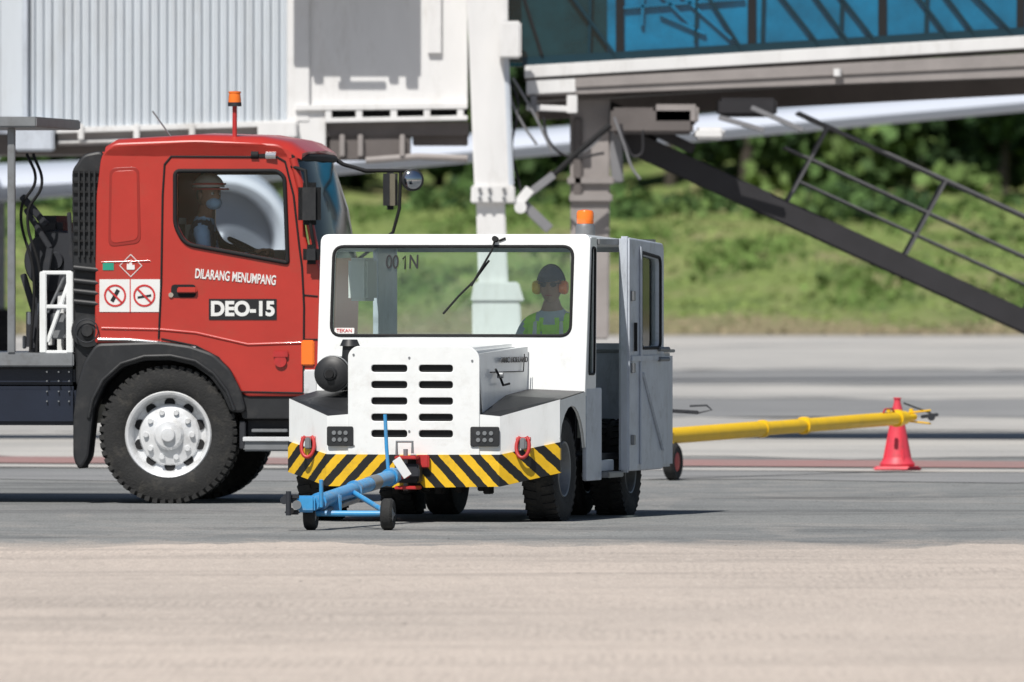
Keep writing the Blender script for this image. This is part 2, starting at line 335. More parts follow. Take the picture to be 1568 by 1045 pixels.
    for s in (-1,1):
        w=Vector((s*.17,-.38,.37)); V=[tuple(w),(w.x-s*.008,w.y-.04,w.z+.018),(w.x-s*.012,w.y-.075,w.z+.03)]
        Rd=[.026,(.034,.018),(.036,.014)]; E=[(0,1),(1,2)]
        for k,(dx,l) in enumerate(((-.03,.030),(-.010,.035),(.011,.033),(.031,.026))):
            b=len(V); x0=w.x-s*.012+dx
            V+=[(x0,w.y-.085,w.z+.032),(x0,w.y-.085-l*.8,w.z+.026),(x0,w.y-.085-l*.9,w.z+.026-l*.8),(x0,w.y-.085-l*.3,w.z+.022-l*1.1)]
            Rd+=[.010,.0095,.009,.0075]; E+=[(2,b),(b,b+1),(b+1,b+2),(b+2,b+3)]
        b=len(V); x1=w.x-s*.03
        V+=[(x1-s*.02,w.y-.04,w.z+.008),(x1-s*.028,w.y-.065,w.z-.004),(x1-s*.02,w.y-.09,w.z-.012)]; Rd+=[.013,.011,.009]; E+=[(1,b),(b,b+1),(b+1,b+2)]
        skinmesh('hand',V,E,Rd,0,P,'skin')
    return P

# ================================================================= WORLD / GROUND
def ground_mat(name,c1,c2,c3,fine=1.,bump=.25,streak=1.,tread=0.,patch=0.,gr=(.80,1.18),edge=None):
    m=bpy.data.materials.new(name); m.use_nodes=True; nt=m.node_tree; N=nt.nodes; L=nt.links; b=N['Principled BSDF']; b.inputs['Roughness'].default_value=.9; b.inputs['Specular IOR Level'].default_value=.2
    tc=N.new('ShaderNodeTexCoord')
    def nz(sc,st,det=6,rough=.6,loc=(0,0,0),dist=0):
        mp=N.new('ShaderNodeMapping'); mp.inputs['Scale'].default_value=st; mp.inputs['Location'].default_value=loc; L.new(tc.outputs['Object'],mp.inputs[0])
        n=N.new('ShaderNodeTexNoise'); n.inputs['Scale'].default_value=sc; n.inputs['Detail'].default_value=det; n.inputs['Roughness'].default_value=rough; n.inputs['Distortion'].default_value=dist
        L.new(mp.outputs[0],n.inputs['Vector']); return n.outputs['Fac']
    def mp_(s,a,b_,c,d):
        r=N.new('ShaderNodeMapRange'); r.inputs[1].default_value=a;r.inputs[2].default_value=b_;r.inputs[3].default_value=c;r.inputs[4].default_value=d; L.new(s,r.inputs[0]); return r.outputs[0]
    def mul(a,b_):
        x=N.new('ShaderNodeMath'); x.operation='MULTIPLY'; L.new(a,x.inputs[0]); L.new(b_,x.inputs[1]); return x.outputs[0]
    def mix(f,a,b_,mode='MIX'):
        x=N.new('ShaderNodeMix'); x.data_type='RGBA'; x.blend_type=mode
        if isinstance(f,float): x.inputs[0].default_value=f
        else: L.new(f,x.inputs[0])
        for i,s in ((6,a),(7,b_)):
            if isinstance(s,tuple): x.inputs[i].default_value=(*s,1)
            else: L.new(s,x.inputs[i])
        return x.outputs[2]
    big=nz(.6,(.35,.16,1),7,.6)
    col=mix(mp_(big,.4,.6,0,1),c1,c2)
    st=nz(1.,(.16*streak,.5,1),8,.7,(5,2,0),.4)
    col=mix(mp_(st,.50,.66,0,.8),col,c3)
    ripple=nz(1.,(7*fine,.9,1),5,.7,(1,9,0),1.6)
    col=mix(mp_(ripple,.54,.70,0,.40*min(fine,1)),col,c3)
    if tread:
        mp=N.new('ShaderNodeMapping'); mp.inputs['Scale'].default_value=(5.2,.62,1); mp.inputs['Rotation'].default_value=(0,0,.10); L.new(tc.outputs['Object'],mp.inputs[0])
        wv=N.new('ShaderNodeTexWave'); wv.wave_type='BANDS'; wv.bands_direction='X'; wv.inputs['Scale'].default_value=1.1; wv.inputs['Distortion'].default_value=9.; wv.inputs['Detail'].default_value=4; wv.inputs['Detail Scale'].default_value=1.2; wv.inputs['Detail Roughness'].default_value=.7
        L.new(mp.outputs[0],wv.inputs['Vector'])
        mask=mp_(nz(1.,(.28,.34,1),6,.7,(8,8,0),.8),.50,.66,0,1)
        col=mix(mul(mp_(wv.outputs['Fac'],.55,.95,0,tread*.75),mask),col,(c3[0]*.74,c3[1]*.74,c3[2]*.74))
        t2=nz(1.,(24,2.4,1),3,.6,(12,5,0),.8)
        col=mix(mp_(t2,.56,.68,0,tread*.6),col,(min(c1[0]*1.22,.66),min(c1[1]*1.22,.60),min(c1[2]*1.22,.55)))
        t3=nz(1.,(12,2.0,1),4,.7,(2,15,0),1.)
        col=mix(mp_(t3,.56,.68,0,tread*.6),col,(c3[0]*.78,c3[1]*.78,c3[2]*.78))
    if patch:
        col=mix(mp_(nz(1.,(.55,.22,1),6,.75,(3,31,0),1.),.50,.60,0,patch),col,(.29,.28,.265))
        col=mix(mp_(nz(1.,(.25,.45,1),7,.75,(13,1,0),.6),.53,.66,0,patch),col,(.075,.077,.078))
        col=mix(mp_(nz(1.,(5,1.1,1),6,.8,(3,11,0),1.4),.56,.68,0,patch*.7),col,(.085,.087,.088))
    if edge:
        # dusty verge: the sandy apron colour fades out into the asphalt over a couple of metres
        s=N.new('ShaderNodeSeparateXYZ'); L.new(tc.outputs['Object'],s.inputs[0])
        w_=N.new('ShaderNodeMath'); w_.operation='MULTIPLY_ADD'; L.new(nz(1.,(1.3,.5,1),8,.75,(7,7,0),1.),w_.inputs[0]); w_.inputs[1].default_value=-7.; L.new(s.outputs[1],w_.inputs[2])
        col=mix(mp_(w_.outputs[0],edge-4.2,edge-1.6,.9,0),col,(.44,.385,.34))
    grain=nz(1.,(60,8,1),3,.7)
    col=mix(1.,col,mp_(grain,.3,.7,gr[0],gr[1]),'MULTIPLY')
    spots=nz(1.,(14,2.0,1),2,.5,(8,1,0))
    col=mix(mp_(spots,.72,.77,0,.55),col,(.06,.05,.045))
    L.new(col,b.inputs['Base Color'])
    bp=N.new('ShaderNodeBump'); bp.inputs['Strength'].default_value=bump; bp.inputs['Distance'].default_value=.03
    L.new(nz(1.,(12,2.2,1),6,.75,(0,0,0),1.),bp.inputs['Height']); L.new(bp.outputs[0],b.inputs['Normal'])
    return m
def sheet(name,pts,z,m):
    bm=bmesh.new(); bm.faces.new([bm.verts.new((x,y,z)) for x,y in pts]); 
    o=mk(name,bm,m,None,smooth=False); return o
def wavy(name,x0,x1,ya,yb,z,m,aa=.0,ab=.0,n=160,tilt=0,jit=.3):
    bm=bmesh.new(); prev=None; ph=random.random()*9
    def wob(x,a): return a*(math.sin(x*1.1+ph)*.5+math.sin(x*2.7+ph*2)*.3+math.sin(x*6.1+ph)*.2+random.uniform(-jit,jit))
    for i in range(n+1):
        x=x0+(x1-x0)*i/n
        c=(bm.verts.new((x,ya+wob(x,aa)+tilt*x,z)),bm.verts.new((x,yb+wob(x,ab)+tilt*x,z)))
        if prev: bm.faces.new((prev[0],c[0],c[1],prev[1]))
        prev=c
    return mk(name,bm,m,None,smooth=False)
g_as=ground_mat('asphalt_weathered',(.235,.24,.235),(.195,.201,.20),(.13,.135,.136),.9,.35,1.,0.,.6,(.75,1.25),edge=82.6)
g_con=ground_mat('apron_concrete',(.56,.485,.425),(.49,.428,.378),(.37,.325,.29),1.0,.5,1.,.6,0.,(.85,1.14))
g_lt=ground_mat('taxiway_light',(.46,.445,.42),(.38,.37,.355),(.26,.26,.255),.5,.1,.5)
g_mid=ground_mat('taxiway_mid',(.27,.27,.27),(.22,.223,.225),(.15,.155,.16),.5,.1,.5)
g_pink=ground_mat('faded_red_line',(.33,.19,.18),(.29,.21,.20),(.22,.20,.195),.5,.1)
g_pale=ground_mat('faded_white_line',(.50,.475,.44),(.40,.39,.375),(.27,.27,.265),.5,.1)
sheet('ground',[(-2500,-200),(2500,-200),(2500,3500),(-2500,3500)],0,g_as)
wavy('apron_pavement',-60,60,-150,82.3,.004,g_con,0,1.5,n=2400,jit=.12)
def Yg(y): return FL*HC/(y-400)
for nm,a,b,mm,z in (('taxiway_pavement',Yg(530),Yg(514),g_pale,.004),('taxiway_pavement',Yg(566),Yg(531),g_lt,.004),('taxiway_pavement',Yg(610),Yg(590),g_lt,.004),
                   ('taxiway_pavement',Yg(660),Yg(640),g_lt,.004),('taxiway_pavement',Yg(701),Yg(664),g_lt,.004),('taxiway_pavement',Yg(737),Yg(722),g_mid,.004),('taxiway_pavement',Yg(640),Yg(612),g_mid,.004),('taxiway_pavement',Yg(589),Yg(567),g_mid,.004)):
    wavy(nm,-150,150,a,b,z,mm,.016*a,.016*a,n=300)
wavy('red_ground_line',-60,60,Yg(714),Yg(704),.008,g_pink,.12,.12,n=300,tilt=-.32)
wavy('white_ground_line',-60,60,Yg(720.5),Yg(716.5),.008,g_pale,.1,.1,n=300,tilt=-.32)

def gz(y): 
    t=max(0,(y-316)); return .02+ (t/84.)**1.15*3.3 if t>0 else .02
def grassmat():
    m=bpy.data.materials.new('grass_ground'); m.use_nodes=True; nt=m.node_tree; N=nt.nodes; L=nt.links; b=N['Principled BSDF']; b.inputs['Roughness'].default_value=.95; b.inputs['Specular IOR Level'].default_value=.05
    tc=N.new('ShaderNodeTexCoord')
    def nz(st,det,loc,rough=.65,dist=.5):
        mp=N.new('ShaderNodeMapping'); mp.inputs['Scale'].default_value=st; mp.inputs['Location'].default_value=loc; L.new(tc.outputs['Object'],mp.inputs[0])
        n=N.new('ShaderNodeTexNoise'); n.inputs['Scale'].default_value=1; n.inputs['Detail'].default_value=det; n.inputs['Roughness'].default_value=rough; n.inputs['Distortion'].default_value=dist; L.new(mp.outputs[0],n.inputs['Vector']); return n.outputs['Fac']
    def mix(f,a,c):
        x=N.new('ShaderNodeMix'); x.data_type='RGBA'; L.new(f,x.inputs[0])
        if isinstance(a,tuple): x.inputs[6].default_value=(*a,1)
        else: L.new(a,x.inputs[6])
        x.inputs[7].default_value=(*c,1); return x.outputs[2]
    def rg(s,a,b_,c,d):
        r=N.new('ShaderNodeMapRange'); r.inputs[1].default_value=a;r.inputs[2].default_value=b_;r.inputs[3].default_value=c;r.inputs[4].default_value=d; L.new(s,r.inputs[0]); return r.outputs[0]
    c=mix(rg(nz((.30,.09,.3),6,(0,0,0)),.38,.62,0,1),(.15,.205,.065),(.20,.245,.085))
    c=mix(rg(nz((.5,.11,.4),6,(9,3,0)),.48,.62,0,.85),c,(.08,.125,.04))
    c=mix(rg(nz((.22,.12,.4),7,(2,13,0)),.50,.62,0,.8),c,(.26,.235,.125))
    c=mix(rg(nz((2.2,.35,1.),5,(2,3,0),.75),.55,.70,0,.7),c,(.085,.12,.04))
    s=N.new('ShaderNodeSeparateXYZ'); L.new(tc.outputs['Object'],s.inputs[0])
    w=N.new('ShaderNodeMath'); w.operation='MULTIPLY_ADD'; L.new(nz((.25,.1,1),5,(4,4,0)),w.inputs[0]); w.inputs[1].default_value=26; L.new(s.outputs[1],w.inputs[2])
    c=mix(rg(w.outputs[0],328,352,.9,0),c,(.25,.205,.135))
    L.new(c,b.inputs['Base Color']); return m
m_grass=grassmat()
bm=bmesh.new(); rows=[]
ys=list(np.linspace(314,440,60))+[600,3000]
def gbump(x,y): return .20*np.sin(x*.35+y*.1)+.10*np.sin(x*.9+2)+.05*np.sin(x*2.3+y*.6)
for y in ys:
    row=[]
    for x in np.linspace(-160,160,321):
        z=gz(y) if y<441 else gz(440)+ (y-440)*.004
        if 318<y<441: z+=float(gbump(x,y))*min(1,(y-318)/12)
        row.append(bm.verts.new((x*(1 if y<500 else 8),y,z)))
    rows.append(row)
for a,b in zip(rows,rows[1:]):
    for i in range(320): bm.faces.new((a[i],a[i+1],b[i+1],b[i]))
grass=mk('grass_field',bm,m_grass,None,ang=3)
n=70000; X=rng.uniform(-40,40,n); Yv=315+ (rng.random(n)**.9)*85
Z=np.array([gz(y) for y in Yv])+gbump(X,Yv)*np.clip((Yv-318)/12,0,1)
patchv=np.sin(X*.4+Yv*.11)+.7*np.sin(X*1.1-Yv*.2+1)+rng.normal(size=n)*.4
mt_g=mat('grass_blades',(.18,.24,.075),.9,var=.3,scale=.12,island=.3,dirt_or_refl=(.27,.25,.12),dirt_or_refl_amt=.8,stretch=(1,.5,1),spec=.05)
mt_gd=mat('grass_blades_tall',(.10,.155,.045),.9,var=.3,scale=.2,island=.3,spec=.05)
mt_dry=mat('grass_dry',(.26,.215,.14),.9,var=.3,scale=.3,island=.25,spec=.05)
S=rng.uniform(.07,.20,n)
near=(Yv<328); tall=(~near)&(patchv<-.9)
quadcloud('grass_tufts_dry',np.stack([X,Yv,Z+.02],1)[near],S[near],mt_dry,grass,up=2.5,asp=.6)
s2=(~near)&(~tall); quadcloud('grass_tufts',np.stack([X,Yv,Z+S*.1],1)[s2],S[s2],mt_g,grass,up=2.5,asp=.7)
quadcloud('grass_tufts_tall',np.stack([X,Yv,Z+S*.5],1)[tall],S[tall]*1.6,mt_gd,grass,up=1.,asp=.8)
# tree line
mt_leaf=mat('foliage',(.062,.112,.034),.7,var=.45,scale=.4,island=.4,spec=.15)
mt_leafd=mat('foliage_dark',(.030,.060,.022),.7,var=.4,scale=.4,island=.4,spec=.15)
mt_leafl=mat('foliage_light',(.10,.155,.045),.7,var=.35,scale=.4,island=.35,spec=.15)
mt_bark=mat('bark',(.06,.05,.04),.9,var=.3,scale=5,bump=.5)
TL=empty('tree_line')
LC={0:[],1:[],2:[]}; LS={0:[],1:[],2:[]}
def clump(c,r,n,k,sz):
    d=rng.normal(size=(n,3)); d/=np.linalg.norm(d,axis=1)[:,None]; d*= (rng.random(n)**.4)[:,None]*np.array(r)
    LC[k].append(np.array(c)+d); LS[k].append(rng.uniform(.6,1.4,n)*sz)
bmT=bmesh.new()
def limb(p0,p1,r0,r1):
    mt,l=align(p0,p1); bmesh.ops.create_cone(bmT,cap_ends=False,segments=7,radius1=r0,radius2=r1,depth=l,matrix=mt@Matrix.Translation((0,0,l/2)))
for row,(Y0,st) in enumerate(((408,4.0),(420,4.2),(432,3.6))):
    x=-50
    while x<50:
        xx=x+random.uniform(-1.5,1.5); yy=Y0+random.uniform(-5,5); b=gz(min(yy,440)); h=random.uniform(6.5,9.5)+row*2
        limb((xx,yy,b-.3),(xx+.3,yy,b+h*.55),.2,.1)
        for j in range(22):
            cz=b+h*random.uniform(.06,1.0); sp=2.6*(1-.35*abs((cz-b)/h-.5)/.5)
            cx=xx+random.uniform(-sp,sp); cy=yy+random.uniform(-1.5,1.5)
            if j<6: limb((xx+.2,yy,b+h*random.uniform(.3,.5)),(cx,cy,cz),.08,.03)
            k=random.choice((0,0,1,1,1,2)) if row<1 else random.choice((0,1,1))
            clump((cx,cy,cz),(1.3,1.1,.85),95,k,.42)
        x+=st
for i in range(110):
    x=random.uniform(-45,45); y=random.uniform(394,404); b=gz(y)
    clump((x,y,b+random.uniform(.0,.4)),(random.uniform(.7,1.8),1,random.uniform(.3,.6)),90,random.choice((0,0,1,2)),.28)
for i in range(55):
    x=random.uniform(-40,40); y=random.uniform(345,394); b=gz(y)
    clump((x,y,b+.05),(random.uniform(.4,1.4),.8,random.uniform(.10,.28)),60,random.choice((0,2,2)),.16)
for k,mm in ((0,mt_leaf),(1,mt_leafd),(2,mt_leafl)):
    quadcloud('foliage_%d'%k,np.concatenate(LC[k]),np.concatenate(LS[k]),mm,TL)
mk('trunks',bmT,mt_bark,TL)
bm=bmesh.new(); rows=[]
for j,y in enumerate(np.linspace(437,700,14)):
    rows.append([bm.verts.new((x,y,gz(437)-1+ (0 if j==0 else 4+10*(j/13)**.5)*(1+.15*math.sin(x*.07))+random.uniform(-.6,.6))) for x in np.linspace(-220,220,120)])
for a,b in zip(rows,rows[1:]):
    for i in range(119): bm.faces.new((a[i],a[i+1],b[i+1],b[i]))
mk('wooded_hill',bm,mat('hill_foliage',(.016,.034,.012),.9,var=.6,scale=.4,bump=.8,bscale=2,spec=.05),None,ang=3)

# ================================================================= TOW TRACTOR
TH=R(13)
TR=empty('tow_tractor',((634-784)/225.,90,0),-TH)
def U(x,v=0): return (x-634-50.6*v)/219.2
def Zt(y,v=0): return HC-(y-400)*(90+v)/FL
slots=[]
for (xa,xb) in ((568,625),(641,695)):
    for (ya,yb) in ((558,571),(583,596),(608,621),(633,646),(658,671)):
        slots.append(rr(U(xa),U(xb),Zt(yb),Zt(ya),.026,4))
hood=rp([(-.456,.452),(.456,.452),(.456,1.14),(.40,1.195),(-.41,1.195),(-.456,1.15)],[0,0,.05,.05,.04,.04])
panel('grille',[hood]+slots,.026,front(0),'white',TR,.004)
box('grille_dark',(-.36,.34),(.016,.03),(.5,1.12),'gap',TR,0)
hexa('hood',[(-.45,.032,.46),(.45,.032,.46),(.52,1.12,.46),(-.45,1.12,.46),(-.45,.032,1.185),(.39,.032,1.185),(.45,1.12,1.21),(-.45,1.12,1.21)],'white',TR,.02)
hexa('hood_side_panel',[(.455,.10,.70),(.462,.10,.70),(.545,1.09,.90),(.50,1.09,.90),(.44,.03,1.15),(.445,.04,1.15),(.545,1.09,1.19),(.50,1.09,1.19)],'white',TR,.004)
text('badge','MMC HOLLAND',.052,Matrix.Translation((.537,.72,1.10))@Matrix.Rotation(R(84.5),4,'Z')@FRONT,'decalk',TR,sx=1.5,bold=.001)
tube('hood_seam',[(.475,.25,1.02),(.545,.95,1.02),(.548,.97,1.14)],.004,'gap',TR)
tube('hood_latch',[(.50,.30,1.04),(.52,.36,.98),(.53,.40,.93),(.545,.52,.94)],.008,'gap',TR)
cyl('hood_latch_knob',(.50,.36,1.0),(.54,.36,1.0),.022,'steel',TR)
for (x,z) in ((-.42,1.14),(.41,1.10),(-.42,.52),(.42,.52),(-.03,.62),(-.03,1.12)): cyl('hood_bolt',(x,-.018,z),(x,-.008,z),.008,'steel',TR,seg=8)
strip('front_apron',[(-.95,.30,.54,.835),(-.61,.0,.452,.722),(-.457,-.002,.452,.735)],.03,'white',TR)
strip('front_apron_far',[(.457,-.002,.452,.735),(.60,0,.452,.722),(.95,.30,.54,.835)],.03,'white',TR)
strip('hazard_bumper',[(-.955,.285,.335,.545),(-.61,-.018,.245,.462),(.0,-.022,.235,.460),(.60,-.018,.245,.462),(.955,.285,.335,.545)],.035,'hazard',TR)
for s in (-1,1):
    bm=bmesh.new()
    pts=[(.458,.03,.735),(.60,.025,.725),(.945,.32,.838),(.945,1.10,.885),(.56,1.10,.90),(.50,.6,.86)]
    vs=[bm.verts.new((s*x,y,z)) for x,y,z in pts]; bm.faces.new(vs[0:3]+[vs[5]]); bm.faces.new(vs[2:6])
    r=bmesh.ops.extrude_face_region(bm,geom=bm.faces[:]); bmesh.ops.translate(bm,verts=[g for g in r['geom'] if isinstance(g,bmesh.types.BMVert)],vec=(0,0,-.02))
    mk('fender_top',bm,'black',TR,smooth=False)
    arch=[(.67+.43*math.cos(a),.36+.43*math.sin(a)) for a in np.linspace(R(150),R(18),10)]
    lp=[(.31,.54),(.31,.83),(1.1,.88),(1.1,.5)]+arch[::-1]
    panel('fender_side',[lp],.02,side(s*.94),'white',TR,.003)
for (xa,xb) in ((502,541),(722,765)):
    a,b=U(xa),U(xb)
    panel('lamp_bezel',[rr(a,b,Zt(683),Zt(654),.012)],.012,front(-.02),'black',TR,.003)
    for i in range(3):
        for j in range(2):
            cx=a+(b-a)*(.27+.23*i); cz=Zt(683)+(Zt(654)-Zt(683))*(.32+.36*j)
            cyl('lamp_lens',(cx,-.025,cz),(cx,-.032,cz),.015,'steel',TR,seg=10)
for cx in (473,803):
    u=U(cx,.12); z=Zt(684)
    tube('shackle',[(u+.045*math.sin(a),.10+.02*math.cos(a)-.03,z+.075*math.cos(a)) for a in np.linspace(.5,2*math.pi-.5,18)],.013,'redpart',TR)
    cyl('shackle_pin',(u-.05,.09,z+.05),(u+.05,.09,z+.05),.015,'redpart',TR); box('shackle_plate',(u-.02,u+.02),(.06,.16),(z-.02,z+.06),'steel',TR)
box('hitch_block',(-.10,.07),(-.16,-.03),(.27,.40),'dark',TR,.01)
box('hitch_jaw',(-.09,.06),(-.20,-.02),(.43,.455),'redpart',TR,.006); box('hitch_jaw_low',(-.09,.06),(-.20,-.02),(.225,.25),'redpart',TR,.006)
cyl('hitch_pin',(-.03,-.12,.22),(-.03,-.12,.50),.016,'steel',TR)
tube('hitch_handle',[(-.09,-.13,.46),(-.09,-.13,.55),(.02,-.13,.55),(.02,-.13,.47)],.010,'steel',TR)
box('hitch_red_box',(.03,.12),(-.07,-.03),(.37,.46),'redpart',TR,.008)
ac=(U(507,.45),.0,Zt(573,.45))
cyl('air_cleaner',(ac[0],.42,ac[2]),(ac[0],.95,ac[2]),.118,'black',TR,seg=32)
lathe('air_cleaner_cap',[(0,-.02),(.04,-.02),(.05,-.005),(.09,0),(.105,.012),(.12,.02),(.122,.05),(.1,.06)],32,Matrix.Translation((ac[0],.40,ac[2]))@Matrix.Rotation(-math.pi/2,4,'X'),'black',TR)
tube('air_cleaner_clamp',[(ac[0]+.122*math.cos(t),.47,ac[2]+.122*math.sin(t)) for t in np.linspace(0,2*math.pi,30)[:-1]],.006,'steel',TR,cyclic=True)
cyl('air_cleaner_knob',(ac[0],.36,ac[2]),(ac[0],.40,ac[2]),.028,'gap',TR)
cyl('air_intake',(ac[0]+.09,.55,ac[2]+.05),(ac[0]+.10,.55,ac[2]+.20),.05,'black',TR); cyl('air_intake_cap',(ac[0]+.10,.55,ac[2]+.19),(ac[0]+.10,.55,ac[2]+.235),.07,'black',TR,r1=.05)
MF=Matrix.Translation((0,1.10,.86))@Matrix.Rotation(R(82),4,'X')
cabo=rp([(-.945,0),(.945,0),(.95,1.105),(-.95,1.105)],[0,0,.05,.05])
op=rp([(-.86,.405),(.835,.405),(.835,1.025),(-.86,1.025)],.075,6)
panel('cab_front',[cabo,op],.05,MF,'white',TR,.006)
panel('windscreen',[op],.006,MF@Matrix.Translation((0,0,-.005)),'glass',TR,.0)
tube('windscreen_seal',[MF@Vector((x,y,.024)) for x,y in op],.011,'gap',TR,cyclic=True)
text('number_on_glass','00',.135,MF@Matrix.Translation((-.445,.915,.010)),'decalk',TR,sx=.70,bold=.001)
text('number_on_glass_n','N',.135,MF@Matrix.Translation((-.292,.915,.010)),'decalk',TR,sx=.70,bold=.002)
tube('number_on_glass_one',[MF@Vector((-.372,.938,.012)),MF@Vector((-.353,.960,.012)),MF@Vector((-.353,.868,.012))],.0065,'decalk',TR)
panel('windscreen_sticker',[rr(-.84,-.70,.42,.46,.005)],.002,MF@Matrix.Translation((0,0,.006)),'decalw',TR,0)
text('sticker_text','TEKAN',.035,MF@Matrix.Translation((-.77,.44,.009)),'decalr',TR)
def wp(px,py,off=.045): return MF@Vector((U(px,1.18),(Zt(py,1.18)-.86)/math.cos(R(8)),off))
tube('wiper_arm',[wp(757,368,.05),wp(753,385,.06),wp(722,440,.05)],.008,'gap',TR)
tube('wiper_blade',[wp(748,400,.035),wp(725,432,.035),wp(702,455,.035),wp(679,482,.035)],.008,'gap',TR)
cyl('wiper_motor',wp(757,368,.02),wp(757,368,.07),.020,'gap',TR); cyl('washer_jet',wp(762,370,.03),wp(772,366,.03),.008,'gap',TR)
for s in (-1,1):
    xx=s*.935
    q=[(1.13,.90),(1.60,.90),(1.60,.27),(1.13,.27)]
    panel('cab_lower_front',[rp(q,.02,3)],.03,side(xx),'white' if s<0 else 'bluegrey',TR,.004)  # right side takes the blue-grey copy, standing in for shaded white
    fr=[(1.13,.90),(1.42,.90),(1.45,1.94),(1.27,1.94)]
    hole=rp([(1.185,1.0),(1.37,1.0),(1.40,1.87),(1.30,1.87)],.03,4)
    panel('quarter_frame',[rp(fr,.02,3),hole],.03,side(xx),'white',TR,.004)
    panel('quarter_glass',[hole],.005,side(xx),'glass',TR,0)
    tube('quarter_seal',[(xx+s*.015,a,b) for a,b in hole],.009,'gap',TR,cyclic=True)
DX=1.0
door=rp([(2.10,.33),(3.22,.33),(3.22,1.89),(2.12,1.93)],.05,4)
wh=rp([(2.48,1.17),(3.10,1.17),(3.10,1.80),(2.48,1.84)],.06,5)
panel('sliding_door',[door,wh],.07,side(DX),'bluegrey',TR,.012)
panel('sliding_door_glass',[wh],.006,side(DX),'glass',TR,0)
tube('sliding_door_seal',[(DX+.036,a,b) for a,b in wh],.012,'gap',TR,cyclic=True)
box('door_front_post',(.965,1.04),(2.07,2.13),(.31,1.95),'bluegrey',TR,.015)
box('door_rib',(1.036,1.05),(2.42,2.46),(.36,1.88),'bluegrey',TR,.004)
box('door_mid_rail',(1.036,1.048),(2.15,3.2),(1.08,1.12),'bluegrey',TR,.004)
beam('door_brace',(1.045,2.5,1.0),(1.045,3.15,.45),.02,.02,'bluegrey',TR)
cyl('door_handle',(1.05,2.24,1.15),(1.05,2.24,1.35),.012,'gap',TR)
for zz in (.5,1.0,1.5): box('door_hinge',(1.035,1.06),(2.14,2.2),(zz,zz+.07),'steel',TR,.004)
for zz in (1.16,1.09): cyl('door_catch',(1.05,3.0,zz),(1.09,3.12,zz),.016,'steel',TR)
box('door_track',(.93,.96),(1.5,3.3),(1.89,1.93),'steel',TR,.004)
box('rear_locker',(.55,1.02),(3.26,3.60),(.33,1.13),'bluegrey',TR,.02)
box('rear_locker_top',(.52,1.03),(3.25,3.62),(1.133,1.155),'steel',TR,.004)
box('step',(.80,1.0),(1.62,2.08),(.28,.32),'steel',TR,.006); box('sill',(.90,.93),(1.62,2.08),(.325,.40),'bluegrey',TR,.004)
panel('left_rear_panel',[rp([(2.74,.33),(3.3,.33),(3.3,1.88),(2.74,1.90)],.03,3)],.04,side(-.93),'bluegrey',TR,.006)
tube('left_door_rail',[(-.94,1.45,1.86),(-.94,2.72,1.86)],.018,'white',TR)
box('left_locker',(-.94,-.80),(1.95,2.25),(1.50,1.80),'decalw',TR,.02)
box('left_lower',(-.94,-.91),(1.62,2.72),(.5,.86),'white',TR,.006)
box('rear_low_wall',(-.90,.90),(3.27,3.30),(.35,1.20),'bluegrey',TR,.006)
box('rear_top_rail',(-.90,.90),(3.25,3.29),(1.84,1.885),'bluegrey',TR,.006)
box('rear_right_post',(.86,.93),(3.24,3.30),(.35,1.88),'bluegrey',TR,.008)
hexa('roof',[(-.95,1.24,1.925),(.95,1.24,1.925),(.95,3.3,1.872),(-.95,3.3,1.872),(-.93,1.24,1.962),(.93,1.24,1.962),(.93,3.3,1.905),(-.93,3.3,1.905)],'white',TR,.012)
box('chassis',(-.45,.45),(.12,3.5),(.32,.70),'dark',TR,.02); box('cab_floor',(-.88,.88),(1.15,3.25),(.40,.44),'dark',TR,.005)
box('dashboard',(-.85,.85),(1.16,1.38),(.88,1.14),'black',TR,.03); box('axle',(-.8,.8),(.62,.72),(.28,.38),'dark',TR,.01); box('rear_axle',(-.8,.8),(2.85,2.95),(.28,.38),'dark',TR,.01)
tube('under_hose',[(-.1,.3,.32),(0,.35,.20),(.1,.4,.30),(.3,.6,.24)],.012,'gap',TR,smooth=True)
for i,x in enumerate((-.2,-.12,.02,.1,.24,.40,.44)): box('under_part',(x,x+.05),(.18,.3),(.19+.01*(i%3),.33),'gap',TR,.006)
box('seat_base',(.28,.76),(1.75,2.25),(.44,.78),'seat',TR,.03); box('seat_back',(.30,.74),(2.22,2.32),(.78,1.24),'seat',TR,.04)
SM=Matrix.Translation((.52,1.58,1.18))@Matrix.Rotation(R(-25),4,'X')
tube('steering_wheel',[SM@Vector((.19*math.cos(a),.19*math.sin(a),0)) for a in np.linspace(0,2*math.pi,28)[:-1]],.013,'gap',TR,cyclic=True)
tube('steering_column',[SM@Vector((0,0,0)),(.52,1.35,1.0)],.025,'gap',TR)
for a in (0,2.1,4.2): tube('steering_spoke',[SM@Vector((0,0,0)),SM@Vector((.19*math.cos(a),.19*math.sin(a),0))],.008,'gap',TR)
for s in (-1,1):
    wheel('front_wheel',(s*.79,.67,.355),AX_X@(Matrix.Identity(4) if s>0 else Matrix.Rotation(math.pi,4,'X')),.355,.24,.19,TR,lugs=34,rimmat='steel',bolts=6,dish=.6)
    wheel('rear_wheel',(s*.76,2.9,.33),AX_X@(Matrix.Identity(4) if s>0 else Matrix.Rotation(math.pi,4,'X')),.335,.24,.18,TR,lugs=34,rimmat='steel',bolts=6,dish=.6)
    wheel('rear_wheel_inner',(s*.46,2.9,.33),AX_X@(Matrix.Identity(4) if s>0 else Matrix.Rotation(math.pi,4,'X')),.335,.22,.18,TR,rimmat='steel',bolts=6,dish=.6)
bx,by=.80,1.75
lathe('beacon_base',[(0,-.06),(.03,-.06),(.03,-.01),(.068,0),(.068,.055),(.06,.08),(0,.08)],24,Matrix.Translation((bx,by,1.955)),'steel',TR)
lathe('beacon_lens',[(.057,.08),(.06,.085),(.060,.155),(.052,.172),(.02,.18),(0,.18)],24,Matrix.Translation((bx,by,1.955)),'orange',TR)
